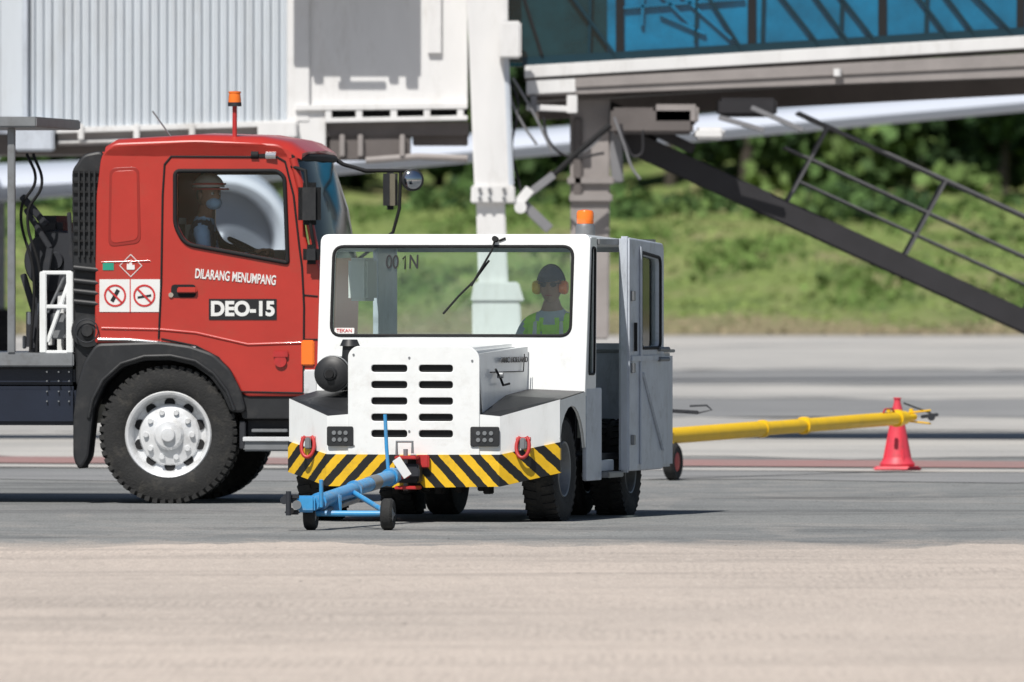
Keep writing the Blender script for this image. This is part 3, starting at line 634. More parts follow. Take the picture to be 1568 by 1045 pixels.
bpy.context.view_layer.update()
p=TR.matrix_world@Vector((.53,1.92,.80)); person('tractor_driver',p,-TH-.1,dict(shirt='greycloth',vest='vest',pants='navycloth'),headyaw=.12)

# ================================================================= FRONT BLUE TOW BAR
TB=empty('aircraft_tow_bar')
wz=Yg(812)
A=W(476,788,wz); B=W(594,790,wz-.05)
for c,dd in ((A,-1),(B,1)):
    T=Matrix.Translation((c.x,c.y,.105))@Matrix.Rotation(R(-8),4,'Z')@AX_X
    lathe('wheel',[(.05,-.035),(.09,-.04),(.105,-.025),(.105,.025),(.09,.04),(.05,.035),(.045,.0),(.05,-.035)],28,T,'rubber',TB)
    lathe('wheel_hub',[(0,-.03),(.05,-.03),(.052,.03),(.02,.035),(0,.05)],20,T,'steel',TB)
tube('axle',[(A.x,A.y,.11),(B.x,B.y,.11)],.020,'blue',TB)
hd=Vector((W(478,772,87.25).x,87.25,.175)); ht=TR.matrix_world@Vector((-.03,-.22,.34))
tube('main_tube',[hd,hd+(ht-hd)*.93],.048,'blue',TB,res=6)
for t,l in ((.06,.1),(.45,.05),(.85,.09)):
    a=hd+(ht-hd)*t; tube('tube_collar',[a,a+(ht-hd).normalized()*l],.060,'blue',TB,res=6)
a=hd+(ht-hd)*.62; tube('worn_sleeve',[a,a+(ht-hd).normalized()*.22],.0515,'steel',TB,res=6)
tube('hydraulic_ram',[hd+(ht-hd)*.12+Vector((.0,0,-.075)),hd+(ht-hd)*.5+Vector((.0,0,-.075))],.02,'steel',TB)
tube('axle_strut',[(A.x+.02,A.y,.11),hd+(ht-hd)*.25],.018,'blue',TB); tube('axle_strut_far',[(B.x,B.y,.11),hd+(ht-hd)*.42],.018,'blue',TB)
tube('cross_handle',[hd+Vector((.06,0,-.02)),hd+Vector((.06,-.02,.16))],.014,'blue',TB)
c=hd+(ht-hd)*.22; box('axle_bracket',(c.x-.06,c.x+.06),(c.y-.05,c.y+.05),(.10,c.z+.02),'blue',TB,.01)
box('head_block',(hd.x-.10,hd.x+.02),(hd.y-.05,hd.y+.05),(.12,.23),'blue',TB,.015)
box('head_jaw_top',(hd.x-.20,hd.x-.08),(hd.y-.045,hd.y+.045),(.205,.235),'dark',TB,.01); box('head_jaw_low',(hd.x-.18,hd.x-.08),(hd.y-.045,hd.y+.045),(.105,.135),'dark',TB,.01)
cyl('head_hook',(hd.x-.155,hd.y-.06,.10),(hd.x-.155,hd.y-.06,.26),.018,'dark',TB); cyl('head_pin',(hd.x-.10,hd.y-.08,.17),(hd.x-.10,hd.y+.07,.17),.03,'steel',TB); cyl('head_bolt',(hd.x-.185,hd.y-.07,.20),(hd.x-.185,hd.y+.05,.20),.026,'dark',TB)
cyl('head_pin_low',(hd.x-.14,hd.y-.07,.13),(hd.x-.14,hd.y+.05,.13),.02,'gap',TB)
a=hd+(ht-hd)*.88
tube('lever',[a+Vector((-.02,-.01,0)),a+Vector((-.035,0,.2)),a+Vector((-.045,0,.42))],.013,'blue',TB)
beam('label_plate',a+Vector((.03,-.06,.12)),a+Vector((.11,-.06,.0)),.008,.06,'decalw',TB,.002)
tube('fork',[a,a+(ht-hd).normalized()*.22+Vector((.05,0,.0))],.03,'redpart',TB); box('fork_plate',(ht.x-.05,ht.x+.12),(ht.y-.03,ht.y+.05),(ht.z-.03,ht.z+.03),'dark',TB,.008)

# ================================================================= YELLOW TOW BAR + CONE
YB=empty('aircraft_tow_bar.001')
y0=W(985,671,107.2); y1=W(1385,640,111.55)
tube('main_tube',[y0,y0+(y1-y0)*.45],.066,'yellow',YB,res=6); tube('front_tube',[y0+(y1-y0)*.45,y1],.058,'yellow',YB,res=6)
d=(y1-y0).normalized()
for t in (.44,.60,.965): q=y0+(y1-y0)*t; tube('collar',[q,q+d*.06],.073,'yellow',YB,res=6)
tube('head_tube',[y1,y1+d*.19],.03,'yellow',YB); q=y1+d*.2
for dz in (.035,-.035): beam('head_fork',q+Vector((-.06,0,dz)),q+Vector((.14,0,dz*1.6)),.05,.016,'yellow',YB)
beam('head_hook',q+Vector((.05,0,.0)),q+Vector((.20,0,.02)),.03,.03,'dark',YB); beam('hook_tip',q+Vector((.14,0,.03)),q+Vector((-.10,0,.12)),.02,.014,'dark',YB); cyl('head_pin',q+Vector((.14,-.05,0)),q+Vector((.14,.05,0)),.032,'dark',YB)
for dx,zz in ((-.22,.075),(-.03,.07)): cyl('head_bolt',q+Vector((dx,0,0)),q+Vector((dx,0,zz)),.018,'yellow',YB)
tube('grab_handle',[y1+d*-.42+Vector((0,-.04,.05)),y1+d*-.38+Vector((0,-.04,.085)),y1+d*-.24+Vector((0,-.04,.085)),y1+d*-.20+Vector((0,-.04,.05))],.008,'redpart',YB)
q=y0+(y1-y0)*.42; cyl('valve',q+Vector((0,-.09,0)),q+Vector((0,-.05,0)),.028,'steel',YB)
wx=W(1030,710,107.4)
for dy in (-.25,.25):
    T=Matrix.Translation((wx.x,wx.y+dy,.15))@Matrix.Rotation(R(-18),4,'Z')@AX_X
    lathe('wheel',[(.08,-.04),(.13,-.045),(.15,-.03),(.15,.03),(.13,.045),(.08,.04),(.07,0),(.08,-.04)],28,T,'rubber',YB); lathe('wheel_hub',[(0,-.035),(.08,-.035),(.08,.035),(0,.05)],20,T,'redpart',YB)
tube('axle',[(wx.x,wx.y-.25,.15),(wx.x,wx.y+.25,.15)],.02,'steel',YB); beam('axle_post',(wx.x,wx.y,.15),(wx.x-.02,107.35,.38),.05,.05,'yellow',YB)
beam('side_arm',W(1020,629,107.3),W(1070,632,107.3),.03,.03,'dark',YB); tube('side_arm_loop',[W(1068,633,107.3),W(1090,628,107.3),W(1082,621,107.3),W(1056,622,107.3)],.008,'dark',YB)
beam('side_arm_post',W(1026,630,107.3),W(1026,665,107.3),.02,.02,'dark',YB)

CN=empty('traffic_cone',W(1374,722,112)); CN.location.z=0
hexa('base',[(-.205,-.19,.008),(.205,-.19,.008),(.205,.19,.008),(-.205,.19,.008),(-.19,-.175,.04),(.19,-.175,.04),(.19,.175,.04),(-.19,.175,.04)],'cone',CN,.012)
lathe('cone_body',[(.145,.04),(.15,.06),(.115,.11),(.112,.12),(.075,.34),(.045,.50),(.043,.53),(.028,.58),(.028,.61),(.034,.612),(.034,.622),(0,.622)],32,Matrix.Identity(4),'cone',CN)
for k in range(4):
    a=k*math.pi/2+.4; beam('cone_rib',(.13*math.cos(a),.13*math.sin(a),.04),(.05*math.cos(a),.05*math.sin(a),.42),.02,.03,'cone',CN)

# ================================================================= TRUCK
PH=R(6)
TK=empty('fuel_truck',((257-784)/209.,96.9,0),-PH)
def A_(x,b=0): return (x-257-21.8*b)/207.9
def Zk(y,b=0): return HC-(y-400)*(96.9+b)/FL
def TP(x,y,b=0): return (A_(x,b),Zk(y,b))
WDT=2.25
wheel('front_wheel',(0,.14,.505),AX_Y,.50,.28,.315,TK,lugs=52,bolts=10,dish=1.)
wheel('front_wheel_far',(0,WDT-.14,.505),AX_Y@Matrix.Rotation(math.pi,4,'X'),.50,.28,.315,TK,lugs=46,bolts=10)
outer=[TP(*p) for p in ((147,524),(150,300),(157,240),(172,222),(300,217),(432,224),(446,250),(458,310),(468,380),(488,408),(488,604),(374,604),(366,585),(350,560),(322,538),(288,528),(245,523))]
outer=rp(outer,[.02,.05,.05,.07,.1,.08,.05,0,.1,.06,.06,.05,.05,.05,.05,.05,.05],4)
wo=rp([TP(*p) for p in ((268,262),(425,262),(436,272),(441,403),(283,374),(268,345))],[.04,.04,.03,.02,.12,.05],5)
panel('cab_side',[outer,wo],.06,front(.03),'red',TK,.015)
panel('cab_side_far',[outer,wo],.06,front(WDT-.03),'red',TK,.015)
panel('side_glass',[wo],.006,front(.03),'tglass',TK,0)
tube('window_seal',[(x,-.003,z) for x,z in wo],.016,'gap',TK,cyclic=True)
tube('window_seal_far',[(x,WDT-.06,z) for x,z in wo],.016,'gap',TK,cyclic=True)
panel('inner_trim',[rp([TP(*p) for p in ((250,240),(446,240),(455,420),(250,420))],.02,3),wo],.02,front(.075),'black',TK,.002)
panel('inner_trim_far',[rp([TP(*p) for p in ((250,240),(446,240),(455,420),(250,420))],.02,3),wo],.02,front(WDT-.08),'black',TK,.002)
bm=bmesh.new(); secs=[]
prof=[(A_(158),2.55),(A_(160),2.63),(A_(175),2.675),(A_(300),2.71),(A_(400),2.695),(A_(440),2.655),(A_(462),2.58),(A_(458),2.53)]
for k,(b,dz,sh) in enumerate(((0.0,-.06,1),(.05,-.015,1),(.25,.0,1.02),(WDT/2,.015,1.05),(WDT-.25,0,1.02),(WDT-.05,-.015,1),(WDT,-.06,1))):
    secs.append([bm.verts.new((x*(sh if i>4 else 1)+(0),b,z+(dz if i not in(0,len(prof)-1) else 0))) for i,(x,z) in enumerate(prof)])
for a,b in zip(secs,secs[1:]):
    for i in range(len(prof)-1): bm.faces.new((a[i],b[i],b[i+1],a[i+1]))
bm.faces.new(secs[0]); bm.faces.new(secs[-1][::-1])
mk('roof',bm,'red',TK,ang=.7)
box('back_wall',(A_(150)+.02,A_(158)+.03),(.06,WDT-.06),(1.2,2.6),'red',TK,.02)
aT,zT,aB,zB=A_(449),2.53,A_(486),1.80
bm=bmesh.new(); cs=[]
for b,bul in ((.03,-.02),(.20,.05),(.6,.085),(WDT/2,.10),(WDT-.6,.085),(WDT-.20,.05),(WDT-.03,-.02)):
    cs.append((bm.verts.new((aB+bul,b,zB)),bm.verts.new(((aB+aT)/2+bul+.03,b,(zB+zT)/2)),bm.verts.new((aT+bul,b,zT))))
for p,q in zip(cs,cs[1:]):
    bm.faces.new((p[0],q[0],q[1],p[1])); bm.faces.new((p[1],q[1],q[2],p[2]))
mk('windscreen',bm,'wglass',TK,ang=3)
tube('pillar_trim',[(aT+.0,.0,zT),((aB+aT)/2+.015,.0,(zB+zT)/2),(aB,.0,zB-.02)],.03,'red',TK)
tube('pillar_trim_far',[(aT-.01,WDT,zT),((aB+aT)/2+.015,WDT,(zB+zT)/2),(aB,WDT,zB)],.03,'black',TK)
tube('windscreen_top_trim',[(aT-.01,.0,zT),(aT+.07,.3,zT+.01),(aT+.11,WDT/2,zT+.01),(aT+.07,WDT-.3,zT+.01),(aT,WDT,zT)],.028,'gap',TK)
hexa('front_panel',[(1.05,.04,.80),(1.14,.12,.80),(1.14,WDT-.12,.80),(1.05,WDT-.04,.80),(1.05,.04,1.82),(1.17,.12,1.82),(1.17,WDT-.12,1.82),(1.05,WDT-.04,1.82)],'red',TK,.02)
box('front_bumper',(.98,1.22),(.02,WDT-.02),(.38,.79),'silver',TK,.04)
box('corner_trim',(A_(464),A_(487)),(-.012,.05),(Zk(604),Zk(566)),'silver',TK,.01); box('indicator',(A_(462),A_(482)),(-.02,.02),(Zk(560),Zk(521)),'orange',TK,.01)
box('cab_floor',(-.45,1.05),(.07,WDT-.07),(1.15,1.2),'dark',TK,.01); box('dashboard',(.72,1.08),(.07,WDT-.07),(1.5,1.86),'black',TK,.05)
box('seat_back',(-.18,-.05),(.12,.62),(1.45,2.02),'seat',TK,.05); box('seat_base',(-.1,.45),(.12,.62),(1.25,1.46),'seat',TK,.05)
box('far_seat_back',(-.2,-.06),(1.4,1.95),(1.45,2.1),'seat',TK,.05)
SM=Matrix.Translation((.60,.38,1.84))@Matrix.Rotation(R(28),4,'Y')
tube('steering_wheel',[SM@Vector((.22*math.cos(a),.22*math.sin(a),0)) for a in np.linspace(0,2*math.pi,28)[:-1]],.015,'gap',TK,cyclic=True); tube('steering_column',[SM@Vector((0,0,0)),(.85,.38,1.5)],.03,'gap',TK)
tube('steering_spoke',[SM@Vector((0,-.22,0)),SM@Vector((0,.22,0))],.012,'gap',TK)
def line(name,pts,r=.006,m='gap',off=-.002,cyc=False,par=TK): return tube(name,[(A_(x),off,Zk(y)) for x,y in pts],r,m,par,cyclic=cyc)
line('door_gap',[(465,600),(466,470),(463,410),(459,380),(450,300),(437,248),(425,241),(262,240),(252,252),(249,300),(247,430),(243,519)],.008)
line('door_gap_low',[(247,519),(300,530),(335,548),(358,578),(368,600),(465,602)],.007)
line('front_gap',[(466,452),(487,454)],.006); line('front_gap_low',[(466,520),(487,520)],.006)
line('crease',[(155,503),(245,505),(300,510),(380,528),(465,525)],.012,'red',.004); line('crease_up',[(155,402),(230,400)],.008,'red',.002)
line('chrome_strip',[(150,520),(200,521),(245,525),(300,533)],.012,'chrome',-.006)
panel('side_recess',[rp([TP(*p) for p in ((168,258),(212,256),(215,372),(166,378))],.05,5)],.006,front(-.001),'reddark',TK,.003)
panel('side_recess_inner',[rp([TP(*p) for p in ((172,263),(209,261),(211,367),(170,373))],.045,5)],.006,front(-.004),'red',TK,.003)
panel('warning_sticker',[rr(A_(152),A_(245),Zk(478),Zk(428),.004)],.003,front(-.003),'decalw',TK,0)
panel('sticker_divider',[rr(A_(198.5),A_(200),Zk(478),Zk(428),0,1)],.002,front(-.006),'decalr',TK,0)
for cx in (176,221):
    a,z=TP(cx,453); circ=[(a+.082*math.cos(t),z+.082*math.sin(t)) for t in np.linspace(0,2*math.pi,33)[:-1]]; ci=[(a+.068*math.cos(t),z+.068*math.sin(t)) for t in np.linspace(0,2*math.pi,33)[:-1]]
    panel('no_symbol',[circ,ci],.002,front(-.0065),'decalr',TK,0)
    beam('no_symbol_bar',(a-.05,-.009,z+.05),(a+.05,-.009,z-.05),.003,.013,'decalr',TK,0)
    if cx==176: panel('phone_icon',[[(a-.035,z-.035),(a-.012,z-.05),(a+.035,z+.035),(a+.012,z+.05)]],.002,front(-.0062),'decalk',TK,0)
    else: panel('cigarette_icon',[[(a-.05,z-.022),(a+.05,z-.006),(a+.05,z+.010),(a-.05,z-.006)]],.002,front(-.0062),'decalk',TK,0); 
a,z=TP(200,407)
panel('flammable_diamond',[[(a,z-.085),(a+.085,z),(a,z+.085),(a-.085,z)],[(a,z-.078),(a+.078,z),(a,z+.078),(a-.078,z)]],.002,front(-.003),'decalw',TK,0)
panel('flame',[rp([(a-.03,z-.03),(a+.03,z-.03),(a+.028,z+.01),(a+.012,z+.0),(a+.004,z+.05),(a-.014,z+.008),(a-.028,z+.018)],.01,3)],.002,front(-.003),'decalw',TK,0)
panel('green_tag',[rr(A_(157),A_(174),Zk(414),Zk(402),.003)],.003,front(-.003),'decalg',TK,0)
text('door_text','DILARANG MENUMPANG',.098,Matrix.Translation((A_(361),-.004,Zk(425)))@Matrix.Rotation(R(5),4,'Y')@FRONT,'decalw',TK,bold=.002,sx=.535)
panel('plate_black',[rr(A_(320),A_(424),Zk(490),Zk(458),.004)],.003,Matrix.Translation((0,-.003,0))@FRONT,'decalk',TK,0)
text('fleet_number','DEO-15',.145,Matrix.Translation((A_(372),-.006,Zk(474)))@FRONT,'decalw',TK,bold=.006,sx=.97)
panel('handle_recess',[rr(A_(262),A_(300),Zk(456),Zk(436),.03)],.004,front(-.002),'gap',TK,0)
box('door_handle',(A_(272),A_(302)),(-.035,-.005),(Zk(449),Zk(440)),'red',TK,.008); cyl('door_lock',(A_(262),-.012,Zk(452)),(A_(262),0,Zk(452)),.018,'chrome',TK)
box('side_reflector',(A_(419),A_(442)),(-.025,.0),(Zk(548),Zk(537)),'redpart',TK,.006); cyl('side_marker',(A_(430),-.022,Zk(553)),(A_(430),.0,Zk(553)),.045,'redpart',TK)
cyl('beacon_pole',(A_(357),.1,2.66),(A_(357),.1,Zk(160)),.017,'redpart',TK); cyl('beacon_base',(A_(357),.1,Zk(163)),(A_(357),.1,Zk(157)),.05,'dark',TK)
lathe('beacon_lens',[(.046,0),(.048,.01),(.042,.07),(.046,.075),(.046,.085),(0,.09)],20,Matrix.Translation((A_(357),.1,Zk(158))),'orange',TK)
tube('antenna',[(A_(258),.2,2.68),(A_(228),.2,Zk(170))],.006,'steel',TK)
cyl('roof_horn',(A_(385),.0,Zk(238)),(A_(396),.0,Zk(238)),.028,'gap',TK); cyl('roof_horn_b',(A_(408),.0,Zk(239)),(A_(424),-.01,Zk(239)),.03,'chrome',TK); box('horn_mount',(A_(396),A_(408)),(-.01,.04),(Zk(241),Zk(236)),'gap',TK,.004)
def mr(name,c,w,h,round_=False):
    x,y,z=c
    if round_: lathe(name,[(0,-.03),(w*.7,-.02),(w,.0),(w,.02),(w*.9,.025),(0,.03)],24,Matrix.Translation(c)@Matrix.Rotation(R(90),4,'X')@Matrix.Rotation(R(20),4,'Y'),'black',TK); lathe(name+'_face',[(0,.045),(w*.6,.04),(w*.8,.028)],24,Matrix.Translation(c)@Matrix.Rotation(R(90),4,'X')@Matrix.Rotation(R(20),4,'Y'),'mirror',TK)
    else: box(name,(x-w/2,x+w/2),(y-.04,y+.03),(z-h/2,z+h/2),'black',TK,.03); box(name+'_face',(x+.0,x+w/2-.015),(y-.046,y-.038),(z-h/2+.03,z+h/2-.03),'mirror',TK,.003)
b2=WDT-.1
mr('far_mirror',(A_(594,b2),b2,Zk(291,b2)),.11,.30); mr('far_convex_mirror',(A_(628,b2),b2,Zk(276,b2)),.085,.1,True)
tube('far_mirror_arm',[(A_(505,b2),b2,Zk(243,b2)),(A_(520,b2),b2,Zk(252,b2)),(A_(555,b2),b2,Zk(262,b2)),(A_(592,b2),b2,Zk(262,b2)),(A_(628,b2),b2,Zk(262,b2))],.016,'gap',TK)
tube('far_mirror_arm_low',[(A_(610,b2),b2,Zk(262,b2)),(A_(608,b2),b2,Zk(320,b2)),(A_(598,b2),b2,Zk(356,b2)),(A_(540,b2),b2,Zk(400,b2))],.013,'gap',TK)
box('near_mirror',(A_(459),A_(494)),(-.12,-.05),(Zk(345),Zk(280)),'black',TK,.04)
tube('near_mirror_arm',[(A_(447),.0,Zk(255)),(A_(470),-.08,Zk(262)),(A_(478),-.09,Zk(345)),(A_(485),-.02,Zk(398))],.014,'gap',TK)
box('near_mirror_low',(A_(466),A_(492)),(-.10,-.04),(Zk(405),Zk(375)),'black',TK,.03)
ar=[TP(*p) for p in ((116,640),(122,590),(132,556),(150,530),(245,527),(290,533),(325,545),(350,568),(366,600),(374,628),(356,628),(344,600),(325,575),(298,556),(262,548),(220,549),(185,560),(158,585),(140,625),(132,700),(122,715),(116,700))]
panel('wheel_arch',[rp(ar,.03,3)],.30,front(.12),'black',TK,.02)
tube('arch_lip',[(A_(x),-.035,Zk(y)) for x,y in ((136,640),(142,612),(158,582),(186,557),(222,546),(262,545),(300,553),(328,572),(348,598),(360,628))],.014,'black',TK)
box('mudflap',(A_(119),A_(126)),(.0,.32),(Zk(718),Zk(600)),'gap',TK,.005)
panel('cab_skirt',[rp([TP(*p) for p in ((368,606),(488,606),(488,640),(372,640))],.02,3)],.2,front(.12),'black',TK,.01)
box('step_side',(A_(372),A_(470)),(.02,.35),(Zk(691),Zk(670)),'steel',TK,.012); box('step_back',(A_(366),A_(375)),(.03,.34),(Zk(688),Zk(645)),'dark',TK,.006); box('step_riser',(A_(376),A_(470)),(.12,.3),(Zk(669),Zk(643)),'dark',TK,.006)
box('step_edge',(A_(372),A_(470)),(.0,.02),(Zk(676),Zk(669)),'silver',TK,.004)
box('step_tread',(A_(385),A_(440)),(.01,.2),(Zk(662),Zk(657)),'steel',TK,.004)
box('front_axle',(-.08,.08),(.2,WDT-.2),(.4,.52),'dark',TK,.02); box('engine',(-.5,.9),(.5,WDT-.5),(.5,1.14),'dark',TK,.05)
for b in (.7,WDT-.7): box('chassis_rail',(-6.5,1.0),(b-.04,b+.04),(.72,.98),'dark',TK,.01)
panel('air_intake_stack',[rp([TP(*p) for p in ((112,262),(128,240),(153,235),(151,300),(149,420),(146,560),(118,590),(114,480))],.03,3)],.5,front(.30),'black',TK,.02)
for i in range(9):
    yy=262+i*15; box('intake_rib',(A_(110),A_(152)),(.03,.045),(Zk(yy+4),Zk(yy)),'gap',TK,.002)
for x in (118,126,134,142): box('intake_slat',(A_(x),A_(x+3)),(.02,.05),(Zk(395),Zk(262)),'black',TK,.003)
for yy in (410,430,446,462): tube('hose_band',[(A_(112),.02,Zk(yy)),(A_(150),.02,Zk(yy+4))],.022,'black',TK)
lathe('air_filter',[(0,0),(.04,0),(.05,.02),(.09,.03),(.12,.03),(.125,.06),(.12,.35),(0,.35)],28,Matrix.Translation((A_(133),-.02,Zk(507)))@Matrix.Rotation(-math.pi/2,4,'X'),'black',TK)
tube('air_filter_ring',[(A_(133)+.085*math.cos(t),-.025,Zk(507)+.085*math.sin(t)) for t in np.linspace(0,2*math.pi,24)[:-1]],.005,'dark',TK,cyclic=True)
box('tank_side',(A_(-900),A_(116)),(.05,WDT-.05),(Zk(652),Zk(592)),'navy',TK,.03)
box('tank_upper',(A_(-900),A_(112)),(.08,WDT-.05),(Zk(590),Zk(562)),'navy',TK,.02)
box('deck',(A_(-900),A_(112)),(.0,WDT),(Zk(562),Zk(541)),'steel',TK,.01)
for x in (70,88,104):
    for y in (570,584,600,615): cyl('bolt_head',(A_(x),.055,Zk(y)),(A_(x),.03,Zk(y)),.006,'steel',TK,seg=8)
box('cabinet',(A_(-900),A_(-150)),(.6,WDT-.2),(1.12,2.55),'white',TK,.02)
for x,b in ((64,.05),(105,.05),(78,.5),(108,.5)): beam('frame_post',(A_(x),b,Zk(541)),(A_(x),b,Zk(416)),.05,.045,'white',TK)
for y in (418,470,540): beam('frame_rail',(A_(62),.05,Zk(y)),(A_(108),.05,Zk(y)),.03,.03,'white',TK)
beam('frame_brace',(A_(70),.06,Zk(525)),(A_(104),.06,Zk(430)),.025,.03,'white',TK); beam('frame_brace_b',(A_(70),.06,Zk(480)),(A_(98),.06,Zk(420)),.02,.02,'steel',TK)
box('frame_box',(A_(72),A_(96)),(.15,.3),(Zk(520),Zk(480)),'steel',TK,.01)
beam('lift_column',(A_(16),.02,Zk(541)),(A_(16),.02,Zk(196)),.055,.05,'steel',TK); beam('lift_column_b',(A_(3),.5,Zk(541)),(A_(3),.5,Zk(196)),.03,.05,'dark',TK)
box('lift_platform',(A_(-900),A_(58)),(-.1,WDT),(Zk(195),Zk(179)),'steel',TK,.01)
for (p,q,w) in (((28,320),(66,380),.04),((22,300),(60,345),.05),((66,380),(40,535),.05),((95,325),(100,416),.03),((24,420),(60,540),.045)): beam('lift_arm',(A_(p[0]),.35,Zk(p[1])),(A_(q[0]),.35,Zk(q[1])),w,w,'dark',TK)
box('pump_unit',(A_(36),A_(80)),(.5,1.3),(Zk(540),Zk(330)),'dark',TK,.05)
box('pump_unit_low',(A_(20),A_(112)),(.6,1.5),(Zk(541),Zk(470)),'dark',TK,.04)
lathe('hose_reel',[(0,0),(.06,0),(.07,.03),(.22,.03),(.23,.05),(.23,.3),(0,.3)],32,Matrix.Translation((A_(70),.42,Zk(400)))@Matrix.Rotation(-math.pi/2,4,'X'),'dark',TK)
for i in range(2):
    x=34+i*10; tube('hose',[(A_(x),.2,Zk(235)),(A_(x+14),.18,Zk(275+i*6)),(A_(x-8),.2,Zk(318+i*8)),(A_(x+10),.22,Zk(420)),(A_(x+4),.25,Zk(540))],.011,'gap',TK,smooth=True)
for i in range(10): box('valve_part',(A_(24+i*8),A_(29+i*8)),(.3,.36),(Zk(535-(i*37)%60),Zk(515-(i*37)%60)),('steel','white','dark','bluegrey')[i%4],TK,.006)
bpy.context.view_layer.update()
person('truck_driver',TK.matrix_world@Vector((.22,.38,1.46)),-PH+math.pi/2,dict(shirt='bluecloth',vest='navycloth',pants='navycloth'),headyaw=-.75,kind='helmet')
for s in (0,1): wheel('rear_wheel',(-4.2,.16 if s==0 else WDT-.16,.505),AX_Y@(Matrix.Identity(4) if s==0 else Matrix.Rotation(math.pi,4,'X')),.50,.28,.315,TK,lugs=0)

# ================================================================= JET BRIDGE
JB=empty('jet_bridge'); YJ=130.
def J(x,y,dy=0.): return W(x,y,YJ)+Vector((0,dy,0))
def corrug(name,xa,xb,sp,m):
    bm=bmesh.new(); prev=None; x=xa; k=0
    while x<xb:
        for dx,dd in ((0,0),(.22,0),(.36,-.05),(.62,-.05),(.78,0)):
            px=x+dx*sp
            lo=J(px,197-(px-85)*.035,dd); hi=J(px,-190,dd); c=(bm.verts.new(lo),bm.verts.new(hi))
            if prev: bm.faces.new((prev[0],c[0],c[1],prev[1]))
            prev=c
        x+=sp
    mk(name,bm,m,JB,smooth=False)
corrug('corrugated_wall',88,442,13.2,'corr'); corrug('corrugated_wall_left',44,84,13.2,'corr'); corrug('corrugated_wall_outer',-1500,-2,13.2,'corr')
hbeam('wall_post_left',J(0,-190,-.04),J(36,-190,-.04),2.38,.1,'corr',JB); hbeam('wall_post_edge',J(36,-190,-.1),J(43,-190,-.1),2.45,.12,'bluegrey',JB)
hbeam('wall_post_seam',J(83,-190,-.03),J(88,-190,-.03),2.48,.05,'corr',JB,.004)
hbeam('tunnel_back',J(-1500,-190,.08),J(450,-190,.08),2.42,.1,'cream',JB)
hbeam('wall_sill',J(84,196,-.1),J(456,184,-.1),.06,.2,'cream',JB); hbeam('under_beam',J(88,204,-.02),J(440,192,-.02),(.13,.15),.3,'taupe',JB)
hbeam('under_beam_lip',J(88,216,-.05),J(400,208,-.05),.03,.1,'cream',JB)
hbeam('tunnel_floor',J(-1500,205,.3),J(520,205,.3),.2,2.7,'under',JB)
box('end_box',(J(24,0).x,J(84,0).x),(129.7,130.3),(J(0,232).z,J(0,186).z),'bluegrey',JB,.02); box('end_box_b',(J(395,0).x,J(455,0).x),(129.8,130.2),(J(0,212).z,J(0,186).z),'cream',JB,.015)
for x in (120,205,290,395): hbeam('sill_bracket',J(x,190,-.13),J(x+9,190,-.13),.16,.05,'cream',JB)
tube('conduit',[J(90,222,.1),J(240,219,.1),J(440,214,.1)],.02,'dark',JB)
hbeam('cabin_wall',J(440,-190,0),J(716,-190,0),(2.27,2.27),.12,'cream',JB)
hbeam('cabin_post_left',J(440,-190,-.06),J(474,-190,-.06),2.42,.06,'cream',JB); hbeam('cabin_post_mid',J(655,-190,-.05),J(676,-190,-.05),1.75,.05,'cream',JB)
hbeam('cabin_lower_rail',J(452,161,-.10),J(716,158,-.10),.06,.25,'cream',JB); hbeam('cabin_bottom_rail',J(498,181,-.10),J(716,177,-.10),.05,.25,'cream',JB)
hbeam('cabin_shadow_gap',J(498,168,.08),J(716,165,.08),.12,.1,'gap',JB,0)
for x in (498,545,598,649,700): hbeam('cabin_strut',J(x,166,-.09),J(x+10,166,-.09),.11,.1,'cream',JB,.004)
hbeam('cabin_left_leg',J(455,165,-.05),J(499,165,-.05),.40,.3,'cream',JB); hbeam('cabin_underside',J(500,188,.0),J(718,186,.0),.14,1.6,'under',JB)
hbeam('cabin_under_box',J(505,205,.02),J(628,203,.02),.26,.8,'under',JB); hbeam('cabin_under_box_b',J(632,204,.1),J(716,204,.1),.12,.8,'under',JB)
for x in (520,548,612): hbeam('cabin_under_rib',J(x,206,-.05),J(x+8,206,-.05),.22,.07,'taupe',JB)
tube('under_pipe',[J(560,246,.0),J(640,240,.0),J(716,243,.0)],.035,'taupe',JB)
hbeam('shadow_caster_screen',J(398,-230,-.95),J(588,-230,-.95),.84,.04,'cream',JB)  # plate above the view, added to cast the cabin wall shadow
hbeam('shadow_caster_roof',J(398,-232,-.95),J(588,-232,-.95),.05,.95,'cream',JB)
for x in (425,466,540): hbeam('shadow_caster_pendant',J(x,-98,-.95),J(x+14,-98,-.95),.07,.04,'cream',JB)  # added hanging bars that shape the lower edge of that shadow
hbeam('shadow_caster_rail',J(462,-88,-.95),J(535,-88,-.95),.06,.03,'cream',JB); hbeam('shadow_caster_leg',J(566,-98,-.95),J(584,-98,-.95),.12,.04,'cream',JB)
def leg(name,a,b,wa,wb,m,d=.45,dy=-.35):
    A0=J(a[0],a[1],dy);B0=J(b[0],b[1],dy); s=YJ/FL
    v=[]
    for P,w in ((B0,wb),(A0,wa)):
        v+= [P+Vector((-w*s/2,0,0)),P+Vector((w*s/2,0,0)),P+Vector((w*s/2,d,0)),P+Vector((-w*s/2,d,0))]
    return hexa(name,v,m,JB,.015)
leg('main_leg',(737,-190),(755,300),58,56,'cream'); leg('main_leg_flange',(755,284),(755,312),66,68,'cream',.55,-.4); leg('main_leg_inner',(751,305),(757,480),44,46,'cream',.38,-.32)
leg('leg_foot_flange',(760,432),(762,462),68,82,'cream',.6,-.42); leg('leg_foot',(760,462),(762,560),74,76,'cream',.6,-.4); leg('leg_edge',(765,-190),(783,286),8,8,'bluegrey',.5,-.375)
